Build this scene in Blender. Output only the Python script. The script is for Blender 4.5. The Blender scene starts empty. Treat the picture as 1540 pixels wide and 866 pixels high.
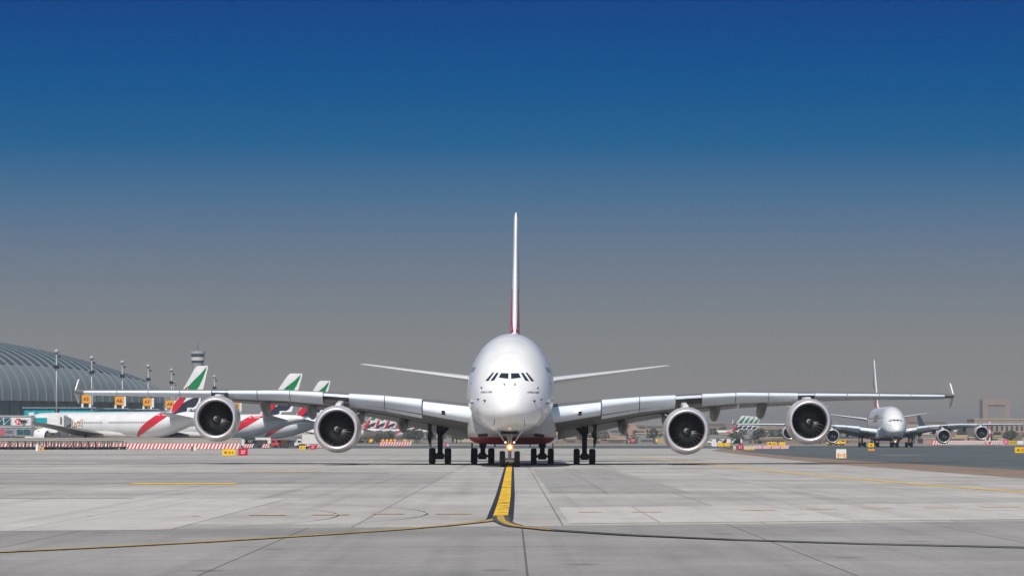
import bpy, bmesh, math, random
import numpy as np
from mathutils import Vector, Matrix
from mathutils.bvhtree import BVHTree
random.seed(7)
PI = math.pi; R = math.radians
scene = bpy.context.scene
col = scene.collection

# ------------------------------------------------------------------ camera, sky, sun, exposure
F = 4874.0; H = 2.2; YH = 660.0; XC = 770.0          # focal length in photo pixels, eye height, horizon row
cam_d = bpy.data.cameras.new('camera'); cam = bpy.data.objects.new('camera', cam_d); col.objects.link(cam)
cam_d.sensor_width = 36; cam_d.lens = 36 * F / 1540
cam_d.shift_y = (YH - 433) / 1540
cam_d.clip_start = 1; cam_d.clip_end = 30000
cam.location = (0, 0, H); cam.rotation_euler = (R(90), 0, 0)
scene.camera = cam
SUN_EL = 50; SUN_AZ = 14                               # degrees; azimuth measured to the left of straight behind the camera
sun_d = bpy.data.lights.new('sun', 'SUN'); sun_o = bpy.data.objects.new('sun', sun_d); col.objects.link(sun_o)
sun_d.energy = 4.2; sun_d.angle = R(0.5); sun_d.color = (1, .95, .87)
ts = Vector((-math.sin(R(SUN_AZ)) * math.cos(R(SUN_EL)), -math.cos(R(SUN_AZ)) * math.cos(R(SUN_EL)), math.sin(R(SUN_EL))))
sun_o.rotation_euler = ts.to_track_quat('Z', 'Y').to_euler()
sun_o.location = (0, 0, 300)

def lin(c):
    return tuple(((v / 255) / 12.92 if v / 255 <= .04045 else ((v / 255 + .055) / 1.055) ** 2.4) for v in c)

w = bpy.data.worlds.new('World'); scene.world = w; w.use_nodes = True
nt = w.node_tree; nt.nodes.clear()
N = nt.nodes.new; L = nt.links.new
out = N('ShaderNodeOutputWorld')
sky = N('ShaderNodeTexSky'); sky.sky_type = 'NISHITA'; sky.sun_disc = False
sky.sun_elevation = R(SUN_EL); sky.sun_rotation = R(180 + SUN_AZ); sky.dust_density = 2.0; sky.air_density = 1.2
b1 = N('ShaderNodeBackground'); b1.inputs[1].default_value = .075; L(sky.outputs[0], b1.inputs[0])
tc = N('ShaderNodeTexCoord'); sp = N('ShaderNodeSeparateXYZ'); L(tc.outputs['Generated'], sp.inputs[0])
mr = N('ShaderNodeMapRange'); mr.inputs[1].default_value = -.02; mr.inputs[2].default_value = .16; L(sp.outputs[2], mr.inputs[0])
cr = N('ShaderNodeValToRGB'); L(mr.outputs[0], cr.inputs[0])
SKYROWS = [(0, (0, 66, 134)), (130, (0, 84, 144)), (220, (30, 97, 146)), (300, (74, 112, 146)), (380, (106, 122, 143)), (480, (129, 134, 138)), (560, (143, 141, 140)), (640, (160, 153, 145))]
els = cr.color_ramp.elements
els[0].position = 0; els[0].color = lin((150, 140, 125)) + (1,)
els[1].position = 1; els[1].color = lin((0, 52, 120)) + (1,)
for y, c in SKYROWS[::-1]:
    t = (660 - y) / F; z = t / math.sqrt(1 + t * t)
    e = els.new((z + .02) / .18); e.color = lin(c) + (1,)
b2 = N('ShaderNodeBackground'); b2.inputs[1].default_value = 1; L(cr.outputs[0], b2.inputs[0])
m2 = N('ShaderNodeMapRange'); m2.interpolation_type = 'SMOOTHSTEP'; m2.inputs[1].default_value = .14; m2.inputs[2].default_value = .4; L(sp.outputs[2], m2.inputs[0])
mx = N('ShaderNodeMixShader'); L(m2.outputs[0], mx.inputs[0]); L(b2.outputs[0], mx.inputs[1]); L(b1.outputs[0], mx.inputs[2]); L(mx.outputs[0], out.inputs[0])

vs = scene.view_settings; vs.view_transform = 'Standard'; vs.look = 'None'; vs.exposure = 0; vs.gamma = 1; vs.use_curve_mapping = False
scene.render.engine = 'CYCLES'
scene.cycles.volume_bounces = 0; scene.cycles.volume_step_rate = 5
scene.cycles.max_bounces = 6

# ------------------------------------------------------------------ helpers
def gx(px, d): return (px - XC) * d / F
def gz(py, d): return H + (YH - py) * d / F
def gd(py): return F * H / (py - YH)

MATS = {}
def mat(name, c, rough=.6, metal=0, coat=0, noise=0, nscale=1, emit=0, alpha=1, stretch=(1, 1, 1), spec=.5):
    if name in MATS: return MATS[name]
    m = bpy.data.materials.new(name); m.use_nodes = True; MATS[name] = m
    t = m.node_tree; b = t.nodes['Principled BSDF']
    b.inputs['Roughness'].default_value = rough; b.inputs['Metallic'].default_value = metal
    b.inputs['Coat Weight'].default_value = coat; b.inputs['Coat Roughness'].default_value = .12
    b.inputs['Specular IOR Level'].default_value = spec
    b.inputs['Base Color'].default_value = tuple(c) + (1,)
    if emit:
        b.inputs['Emission Color'].default_value = tuple(c) + (1,); b.inputs['Emission Strength'].default_value = emit
    if noise:
        tc = t.nodes.new('ShaderNodeTexCoord'); mp = t.nodes.new('ShaderNodeMapping'); mp.inputs['Scale'].default_value = stretch
        nz = t.nodes.new('ShaderNodeTexNoise'); nz.inputs['Scale'].default_value = nscale; nz.inputs['Detail'].default_value = 6
        t.links.new(tc.outputs['Object'], mp.inputs[0]); t.links.new(mp.outputs[0], nz.inputs['Vector'])
        mr = t.nodes.new('ShaderNodeMapRange'); mr.inputs[1].default_value = .3; mr.inputs[2].default_value = .7
        mr.inputs[3].default_value = 1 - noise; mr.inputs[4].default_value = 1 + noise * .5
        t.links.new(nz.outputs[0], mr.inputs[0])
        hs = t.nodes.new('ShaderNodeVectorMath'); hs.operation = 'SCALE'; hs.inputs[0].default_value = tuple(c)
        t.links.new(mr.outputs[0], hs.inputs['Scale']); t.links.new(hs.outputs[0], b.inputs['Base Color'])
    return m

WHITE = mat('white_aircraft_paint', (.82,.83,.85), .3, coat=.5, noise=.09, nscale=.45, stretch=(1.6, .7, .5))
WING = mat('grey_wing_paint', (.16, .155, .148), .42, noise=.09, nscale=.6, stretch=(1, .3, 1))
SLAT = mat('pale_slat_metal', (.74, .81, .9), .32, metal=0, noise=.05, nscale=.8)  # blue tint carries the sky reflection in the base colour
LIP = mat('polished_inlet_lip', (.84, .81, .87), .33, metal=.6)
COWL = mat('cowl_paint', (.56, .545, .54), .35, coat=.3, noise=.08, nscale=.7)
LINER = mat('inlet_liner', (.22, .215, .21), .5)
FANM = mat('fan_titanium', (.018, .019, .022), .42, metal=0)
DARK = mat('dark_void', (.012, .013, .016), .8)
TYRE = mat('tyre_rubber', (.022, .022, .024), .85)
GEAR = mat('gear_steel', (.022, .024, .03), .5, metal=.3)
GEARL = mat('pale_gear_metal', (.45, .46, .48), .4, metal=.4)
GLASS = mat('cockpit_glass', (.012, .022, .032), .08, coat=1)
WIND = mat('cabin_window', (.05, .055, .065), .2)
RED = mat('red_livery', (.62, .012, .03), .35, coat=.3)
GREEN = mat('green_livery', (.0, .22, .065), .35, coat=.3)
BLACK = mat('black_livery', (.02, .026, .045), .35, coat=.3)
GOLD = mat('gold_lettering', (.42, .24, .07), .4)
INK = mat('small_black_writing', (.03, .03, .035), .6)
LIGHT = mat('landing_lamp_lit', (1, .72, .38), .5, emit=3)
LAMP2 = mat('small_lamp_lit', (1, .85, .65), .5, emit=1.3)
POLE = mat('galvanised_pole', (.36, .37, .38), .5, metal=.3)
YEL = mat('yellow_sign_paint', (.85, .52, .005), .5)
ORG = mat('orange_sign_paint', (.85, .36, .005), .5)
SRED = mat('red_sign_paint', (.5, .0, .035), .5)
PWHITE = mat('plain_white_paint', (.75, .75, .74), .5, noise=.06, nscale=.5)
BRED = mat('barrier_red', (.6, .06, .08), .5)
RUB = mat('dark_trolley_metal', (.05, .055, .065), .6)
TEAL = mat('teal_glazing', (.0, .4, .47), .25, coat=.3)
TEALD = mat('dark_teal_glazing', (.01, .1, .12), .15, coat=.5)

def link(name, me, m=None, parent=None, smooth=False, ang=None):
    o = bpy.data.objects.new(name, me); col.objects.link(o)
    if m is not None:
        for mm in (m if isinstance(m, (list, tuple)) else [m]): me.materials.append(mm)
    if smooth:
        me.polygons.foreach_set('use_smooth', [True] * len(me.polygons))
        if ang: me.set_sharp_from_angle(angle=R(ang))
    if parent: o.parent = parent
    return o

def tag(o, label=None, cat=None, group=None, kind=None):
    if label: o['label'] = label
    if cat: o['category'] = cat
    if group: o['group'] = group
    if kind: o['kind'] = kind
    return o
def thing(name, label, cat, loc=(0, 0, 0), rz=0, group=None):
    o = bpy.data.objects.new(name, None); o.empty_display_size = 1; col.objects.link(o)
    o.location = loc; o.rotation_euler = (0, 0, rz)
    return tag(o, label, cat, group)
def copy_tree(o, parent=None, skip=()):
    c = o.copy(); col.objects.link(c); c.parent = parent
    for ch in [k for k in bpy.data.objects if k.parent == o and k is not c]:
        if ch.name.split('.')[0] in skip: continue
        copy_tree(ch, c, skip)
    return c

class MB:
    def __init__(s): s.v = []; s.f = []; s.m = []
    def add(s, vs, fs, mi=0):
        n = len(s.v); s.v += [tuple(v) for v in vs]; s.f += [tuple(i + n for i in f) for f in fs]; s.m += [mi] * len(fs); return s
    def box(s, x0, x1, y0, y1, z0, z1, mi=0):
        return s.add([(x0,y0,z0),(x1,y0,z0),(x1,y1,z0),(x0,y1,z0),(x0,y0,z1),(x1,y0,z1),(x1,y1,z1),(x0,y1,z1)],
            [(0,3,2,1),(4,5,6,7),(0,1,5,4),(1,2,6,5),(2,3,7,6),(3,0,4,7)], mi)
    def prism(s, pts, axis, a, b, mi=0):     # 2D outline extruded along axis (x: pts=(y,z), y: pts=(x,z), z: pts=(x,y))
        def p(u, v, w): return {'x': (w, u, v), 'y': (u, w, v), 'z': (u, v, w)}[axis]
        n = len(pts); vs = [p(u, v, a) for u, v in pts] + [p(u, v, b) for u, v in pts]
        fs = [tuple(range(n))[::-1], tuple(range(n, 2 * n))] + [(i, (i + 1) % n, n + (i + 1) % n, n + i) for i in range(n)]
        return s.add(vs, fs, mi)
    def rings(s, rings, cap0=True, cap1=True, mi=0):
        n = len(rings[0]); vs = [p for r in rings for p in r]; fs = []
        for i in range(len(rings) - 1):
            for j in range(n):
                k = (j + 1) % n; fs.append((i*n+j, i*n+k, (i+1)*n+k, (i+1)*n+j))
        if cap0: fs.append(tuple(range(n))[::-1])
        if cap1: fs.append(tuple((len(rings)-1)*n + j for j in range(n)))
        return s.add(vs, fs, mi)
    def tube(s, p, q, r0, r1=None, n=12, mi=0):
        r1 = r0 if r1 is None else r1
        p = Vector(p); q = Vector(q); d = (q - p).normalized()
        u = d.orthogonal().normalized(); v = d.cross(u)
        return s.rings([[p + (u*math.cos(a)+v*math.sin(a))*r0 for a in [2*PI*i/n for i in range(n)]],
                        [q + (u*math.cos(a)+v*math.sin(a))*r1 for a in [2*PI*i/n for i in range(n)]]], mi=mi)
    def lathe(s, prof, c=(0,0,0), axis='y', n=48, closed=False, cap0=False, cap1=False, mi=0):
        rs = []
        for a, r in prof:
            ring = []
            for i in range(n):
                t = 2*PI*i/n; cu, cv = math.cos(t)*r, math.sin(t)*r
                ring.append({'y': (c[0]+cu, c[1]+a, c[2]+cv), 'x': (c[0]+a, c[1]+cu, c[2]+cv), 'z': (c[0]+cu, c[1]+cv, c[2]+a)}[axis])
            rs.append(ring)
        if closed: rs.append(rs[0])
        return s.rings(rs, cap0, cap1, mi)
    def mesh(s, name):
        me = bpy.data.meshes.new(name); me.from_pydata(s.v, [], s.f); me.update()
        me.polygons.foreach_set('material_index', s.m)
        bm = bmesh.new(); bm.from_mesh(me); bmesh.ops.remove_doubles(bm, verts=bm.verts, dist=1e-5); bmesh.ops.recalc_face_normals(bm, faces=bm.faces); bm.to_mesh(me); bm.free()
        return me
    def build(s, name, m, parent=None, smooth=False, ang=None, bevel=0):
        me = s.mesh(name)
        if bevel:
            bm = bmesh.new(); bm.from_mesh(me)
            bmesh.ops.bevel(bm, geom=[e for e in bm.edges if len(e.link_faces) == 2 and e.calc_face_angle(0) > .6], offset=bevel, segments=2, affect='EDGES', clamp_overlap=True)
            bm.to_mesh(me); bm.free()
        return link(name, me, m, parent, smooth, ang)

def interp(x, tab, k):
    return float(np.interp(x, [t[0] for t in tab], [t[k] for t in tab]))
def pchip(x, xs, ys):
    xs = np.array(xs, float); ys = np.array(ys, float); h = np.diff(xs); dl = np.diff(ys) / h
    d = np.zeros(len(xs))
    for i in range(1, len(xs) - 1):
        if dl[i-1]*dl[i] > 0:
            w1 = 2*h[i]+h[i-1]; w2 = h[i]+2*h[i-1]; d[i] = (w1+w2)/(w1/dl[i-1]+w2/dl[i])
    d[0] = dl[0]; d[-1] = dl[-1]
    i = int(np.clip(np.searchsorted(xs, x) - 1, 0, len(h) - 1)); t = (x - xs[i]) / h[i]
    return float((1+2*t)*(1-t)**2*ys[i] + t*(1-t)**2*h[i]*d[i] + t*t*(3-2*t)*ys[i+1] + t*t*(t-1)*h[i]*d[i+1])

def text_mesh(s, size, bold=False, shear=0):
    c = bpy.data.curves.new('t', 'FONT'); c.body = s; c.size = size; c.align_x = 'CENTER'; c.align_y = 'CENTER'; c.shear = shear
    c.offset = size * .02 if bold else 0; c.resolution_u = 3
    o = bpy.data.objects.new('t', c); col.objects.link(o)
    bpy.context.view_layer.update()
    me = bpy.data.meshes.new_from_object(o.evaluated_get(bpy.context.evaluated_depsgraph_get()))
    bpy.data.objects.remove(o); return me
def sign_text(s, size, c, m, parent, width=None, name='lettering', rot=None):
    """lettering standing upright, facing -Y, 3 mm thick"""
    me = text_mesh(s, size, True); bm = bmesh.new(); bm.from_mesh(me); bpy.data.meshes.remove(me)
    xs = [v.co.x for v in bm.verts]; k = 1
    if width and xs: k = width / (max(xs) - min(xs))
    for v in bm.verts: v.co = Vector((v.co.x * k + c[0], c[1], v.co.y + c[2]))
    me = bpy.data.meshes.new(name); bm.to_mesh(me); bm.free()
    return link(name, me, m, parent)
def tess(polys, step):
    bm = bmesh.new()
    if isinstance(polys, bpy.types.Mesh): bm.from_mesh(polys)
    else:
        for p in polys: bm.faces.new([bm.verts.new((a, b, 0)) for a, b in p])
        bmesh.ops.triangulate(bm, faces=bm.faces)
    xs = [v.co.x for v in bm.verts]; ys = [v.co.y for v in bm.verts]
    for ax, lo, hi in ((0, min(xs), max(xs)), (1, min(ys), max(ys))):
        a = lo + step
        while a < hi:
            co = [0, 0, 0]; no = [0, 0, 0]; co[ax] = a; no[ax] = 1
            bmesh.ops.bisect_plane(bm, geom=bm.verts[:] + bm.edges[:] + bm.faces[:], plane_co=co, plane_no=no); a += step
    return bm
def project(name, polys, bvh, side, m, parent, step=.5, off=.02, tf=None):
    """wrap flat outlines onto a hull: side=+1/-1 shoots along X at (y,z); side=0 shoots along +Y at (x,z)"""
    bm = tess(polys, step)
    dead = []
    for v in bm.verts:
        a, b = (tf(v.co) if tf else (v.co.x, v.co.y))
        if side: loc, nor, i, d = bvh.ray_cast(Vector((side * 30, a, b)), Vector((-side, 0, 0)))
        else: loc, nor, i, d = bvh.ray_cast(Vector((a, -10, b)), Vector((0, 1, 0)))
        if loc is None: dead.append(v); continue
        dv = Vector((-side, 0, 0)) if side else Vector((0, 1, 0))
        if nor.dot(dv) > 0: nor = -nor
        v.co = loc + nor * off
    if dead: bmesh.ops.delete(bm, geom=dead, context='VERTS')
    me = bpy.data.meshes.new(name); bm.to_mesh(me); bm.free()
    o = link(name, me, m, parent, True); return o

AF_U = [(0,0),(.004,.11),(.015,.22),(.04,.34),(.08,.44),(.14,.52),(.24,.585),(.35,.6),(.5,.55),(.65,.43),(.8,.27),(.9,.14),(1,.02)]
AF_L = [(.004,-.08),(.015,-.15),(.04,-.21),(.08,-.26),(.14,-.31),(.24,-.37),(.35,-.4),(.5,-.34),(.65,-.24),(.8,-.13),(.9,-.06),(1,-.02)]
def af(u, up): return float(np.interp(u, [0]+[a for a, _ in (AF_U if up else AF_L)], [0]+[b for _, b in (AF_U if up else AF_L)]))
class Wing:
    """tab rows: x, yLE, chord, z at LE, z at TE, thickness"""
    def __init__(s, tab, side): s.tab = tab; s.side = side
    def pt(s, x, u, v, du=0, dz=0):         # v in thickness units
        yl, c, zl, zt, t = [interp(x, s.tab, k) for k in range(1, 6)]
        return (s.side * x, yl + (u + du) * c, zl + (zt - zl) * u + v * t + dz)
    def section(s, x, u0, u1):
        us = sorted({u0, u1} | {u for u, _ in AF_U + AF_L if u0 < u < u1})
        up = [s.pt(x, u, af(u, True)) for u in us]; lo = [s.pt(x, u, af(u, False)) for u in us]
        return up + lo[::-1] if u0 > 0 else up + lo[:0:-1]
    def panel(s, x0, x1, u0, u1, n=8, hinge=None, deg=0, dx=0, dz=0, shave=1):
        xs = sorted({x0, x1} | {r[0] for r in s.tab if x0 < r[0] < x1} | {x0 + (x1-x0)*i/n for i in range(n+1)})
        rs = []
        for x in xs:
            ring = [Vector(p) for p in s.section(x, u0, u1)]
            if deg:
                h = Vector(s.pt(x, hinge, 0)); a = R(deg)
                for p in ring:
                    q = p - h; p.y = h.y + q.y*math.cos(a) + q.z*math.sin(a) + dx; p.z = h.z - q.y*math.sin(a) + q.z*math.cos(a) + dz
            rs.append(ring)
        return MB().rings(rs)

def fuselage(tab, nose, n=72, split=.41):
    """tab rows: y, ztop, zbottom, halfwidth"""
    ys = [0.0] + [r[0] for r in tab[1:]]
    q = [math.sqrt(y) for y in ys]
    st = [(i / 34.0 * math.sqrt(nose)) for i in range(1, 35)] + [math.sqrt(nose + (tab[-1][0]-nose) * i / 60) for i in range(1, 61)]
    st = [.03, .09] + st
    rs = []
    for s_ in sorted(st):
        zt = pchip(s_, q, [r[1] for r in tab]); zb = pchip(s_, q, [r[2] for r in tab]); hw = pchip(s_, q, [r[3] for r in tab]); y = s_*s_
        zc = zb + split * (zt - zb)
        rs.append([(hw*math.sin(a), y, zc + ((zt-zc) if math.cos(a) > 0 else (zc-zb)) * math.cos(a)) for a in [2*PI*(i+.5)/n for i in range(n)]])
    return MB().rings(rs)

def bvh_of(objs):
    vs = []; fs = []
    for o in objs:
        n = len(vs); vs += [v.co.copy() for v in o.data.vertices]; fs += [tuple(i + n for i in p.vertices) for p in o.data.polygons]
    return BVHTree.FromPolygons(vs, fs)

def mesh_of(name, mb): return mb.mesh(name)

# ---- engine: shared meshes, placed per aircraft
def engine(root, x, y, z, k=1.0, py=None, wing_pt=None, cowlm=None):
    c = (0, 0, 0)
    e = MB().lathe([(.42,1.86),(.9,1.95),(1.6,2.01),(2.6,2.02),(3.4,1.95),(4.2,1.82),(4.9,1.62),(4.92,1.56),(4.2,1.6),(3.2,1.62)], c).build('engine_cowl', cowlm or COWL, root, True, 50)
    e.location = (x, y, z); e.scale = (k, k, k)
    MB().lathe([(.45,1.862),(.3,1.83),(.12,1.765),(.03,1.71),(0,1.655),(.03,1.6),(.12,1.555),(.3,1.515),(.45,1.5)], c, n=64).build('inlet_lip', LIP, e, True)
    MB().lathe([(.45,1.5),(.8,1.485),(1.6,1.49),(1.9,1.49)], c, n=64).build('inlet_liner', LINER, e, True)
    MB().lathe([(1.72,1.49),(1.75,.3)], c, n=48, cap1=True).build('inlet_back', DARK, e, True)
    fb = MB()
    for i in range(24):
        a0 = 2*PI*i/24; rs = []
        for j in range(7):
            r = .42 + (1.475-.42)*j/6; tw = R(25 + 35*j/6); sw = .16*math.sin(j/6*PI)*1.0 + .05*j/6
            hw = .13 + .09*math.sin(j/6*PI*.8)
            ring = []
            for (a, b) in ((-1, 0), (0, .012), (1, 0), (0, -.012)):
                cx = a*hw*math.cos(tw) - b*math.sin(tw); cy = a*hw*math.sin(tw) + b*math.cos(tw)
                aa = a0 + (cx)/r + sw/r*.6
                ring.append((r*math.cos(aa), 1.4 + cy*.9 + .05, r*math.sin(aa)))
            rs.append(ring)
        fb.rings(rs)
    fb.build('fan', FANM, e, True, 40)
    sp = MB().lathe([(.86,.01),(.92,.1),(1.05,.2),(1.2,.3),(1.35,.42),(1.5,.5)], c, n=32, cap0=True).build('spinner', mat('spinner_grey', (.035,.037,.042), .35), e, True)
    sw = MB(); rs = []
    for i in range(18):
        t = i/17; a = 4.4*t + .6; r = .05 + .17*t; yy = .85 + r*.8; wd = .075*math.sin(PI*min(1, t*1.1+.05)) + .012
        rs.append([((r-wd)*math.cos(a), yy - wd*.5, (r-wd)*math.sin(a)), ((r+wd)*math.cos(a), yy + wd*.5, (r+wd)*math.sin(a)),
                   ((r+wd)*math.cos(a), yy + wd*.5+.01, (r+wd)*math.sin(a)), ((r-wd)*math.cos(a), yy - wd*.5+.01, (r-wd)*math.sin(a))])
    sw.rings(rs).build('spinner_swirl', mat('swirl_white', (.3,.3,.3), .5), sp)
    MB().lathe([(3.2,1.25),(4.6,1.2),(5.6,.95),(6.4,.7),(6.42,.6),(5.8,.55),(6.6,.42),(7.4,.08)], c, n=32, cap1=True).build('core_exhaust', mat('exhaust_metal', (.2,.19,.18), .4, metal=.8), e, True, 50)
    # strakes on the inboard shoulder
    for s_ in (-1, 1):
        MB().prism([(1.6,0),(2.9,0),(2.9,.3),(2.6,.34)], 'x', -.02, .02).build('nacelle_strake', cowlm or COWL, e)
        st = [o for o in bpy.data.objects if o.parent == e and o.name.startswith('nacelle_strake')][-1]
        st.rotation_euler = (0, R(52*s_), 0); st.location = (math.sin(R(52*s_))*1.97, 0, math.cos(R(52*s_))*1.97)
    return e
def pylon(root, x, y, z, wy, wz, ty, tz, w=.27):
    pts = [(y+1.3, z+1.75), (y+2.2, z+2.12), (wy-.6, wz+.0), (wy+.6, wz+.12), (wy+3.4, wz-.3), (y+6.0, z+1.0), (y+4, z+1.3)]
    rs = []
    for off, sc in ((-w, .0), (-w*.75, 1), (w*.75, 1), (w, .0)):
        rs.append([(x+off, a + (1-sc)*.18*(1 if a < wy else 0), b - (1-sc)*.1) for a, b in pts])
    return MB().rings(rs).build('engine_pylon', WHITE, root, True, 35)
def wheel(parent, x, y, r, wd):
    b = MB().lathe([(-wd/2*.6,r*.55),(-wd/2*.92,r*.72),(-wd/2,r*.84),(-wd/2*.8,r*.96),(-wd*.2,r),(wd*.2,r),(wd/2*.8,r*.96),(wd/2,r*.84),(wd/2*.92,r*.72),(wd/2*.6,r*.55)], axis='x', n=32, closed=False)
    o = b.build('wheel', TYRE, parent, True); o.location = (x, y, r)
    h = MB().lathe([(-wd*.3,.02),(-wd*.32,r*.3),(-wd*.24,r*.55),(wd*.24,r*.55),(wd*.32,r*.3),(wd*.3,.02)], axis='x', n=20, cap0=True, cap1=True).build('wheel_hub', GEARL, o, True, 40)
    return o
def bogie(root, x, y, rows, ztop, r=.7, track=1.36, name='main_gear', brace=0, sp=1.7, wd=.52):
    g = MB()
    g.tube((x,y,r+.15),(x,y,ztop-1.2*(ztop>3)),.23); g.tube((x,y,(ztop+r)*.55),(x,y,ztop),.33)
    g.tube((x-.36,y-sp*(rows-1)/2-.2,r-.02),(x+.36,y-sp*(rows-1)/2-.2,r-.02),.26); g.tube((x,y-sp*(rows-1)/2-.1,r),(x,y,r+.7),.2)
    g.rings([[(x-.16,yy,r-.12),(x+.16,yy,r-.12),(x+.16,yy,r+.16),(x-.16,yy,r+.16)] for yy in (y-sp*(rows-1)/2-.1, y+sp*(rows-1)/2+.1)])
    g.tube((x,y-.35,r+.2),(x,y-.6,(ztop+r)*.5),.09); g.tube((x,y-.6,(ztop+r)*.5),(x,y-.2,(ztop+r)*.62),.09)
    for i in range(rows):
        yy = y + (i-(rows-1)/2)*sp; g.tube((x-track/2,yy,r),(x+track/2,yy,r),.11)
    g.tube((x-.3,y-sp*(rows-1)/2,r+.16),(x+.3,y-sp*(rows-1)/2,r+.16),.13)
    if brace:
        g.tube((x,y,(ztop+r)*.52),(x+brace,y+.3,ztop+.1),.17)
        g.tube((x-brace*.08,y+.1,ztop-.55),(x+brace*.45,y+.2,ztop-.4),.22)
    go = g.build(name, GEAR, root, True, 40)
    for i in range(rows):
        for s_ in (-1, 1): wheel(go, x+s_*track/2, y+(i-(rows-1)/2)*sp, r, wd)
    return go

# =================================================================== DOUBLE-DECK AIRLINER
A_TAB = [(0,4.55,4.55,.02),(.25,5.2,3.95,.66),(.7,5.72,3.55,1.12),(1.3,6.2,3.27,1.55),(2.1,6.72,3.02,1.98),(3.1,7.34,2.82,2.38),(4.2,8.02,2.68,2.7),(5.4,8.68,2.6,2.95),(7,9.38,2.53,3.2),(9,10.0,2.5,3.38),
         (11,10.42,2.5,3.49),(13.5,10.72,2.5,3.56),(17,10.88,2.5,3.57),(22,10.9,2.5,3.57),(46,10.9,2.5,3.57),(52,10.88,3.2,3.42),(58,10.75,4.6,2.95),(64,10.5,6.3,2.1),(69,10.2,7.9,1.15),(72.5,9.75,9.1,.35)]
#        x,   yLE,  chord, zLE,  zTE, thick
A_WING = [(1.5,18.0,21.0,4.05,2.9,2.45),(3.6,20.2,19.0,4.12,3.05,2.3),(7.6,23.8,16.2,4.72,3.75,1.9),(11,26.6,14.0,5.2,4.45,1.52),(14.8,29.6,11.8,5.56,5.05,1.26),(20,33.5,9.9,5.93,5.6,1.05),(26,38.0,7.7,6.07,5.9,.84),(32,42.3,5.8,6.2,6.1,.66),(38.9,47.0,4.2,6.3,6.25,.5),(40.5,48.3,3.2,6.36,6.33,.34)]

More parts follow.
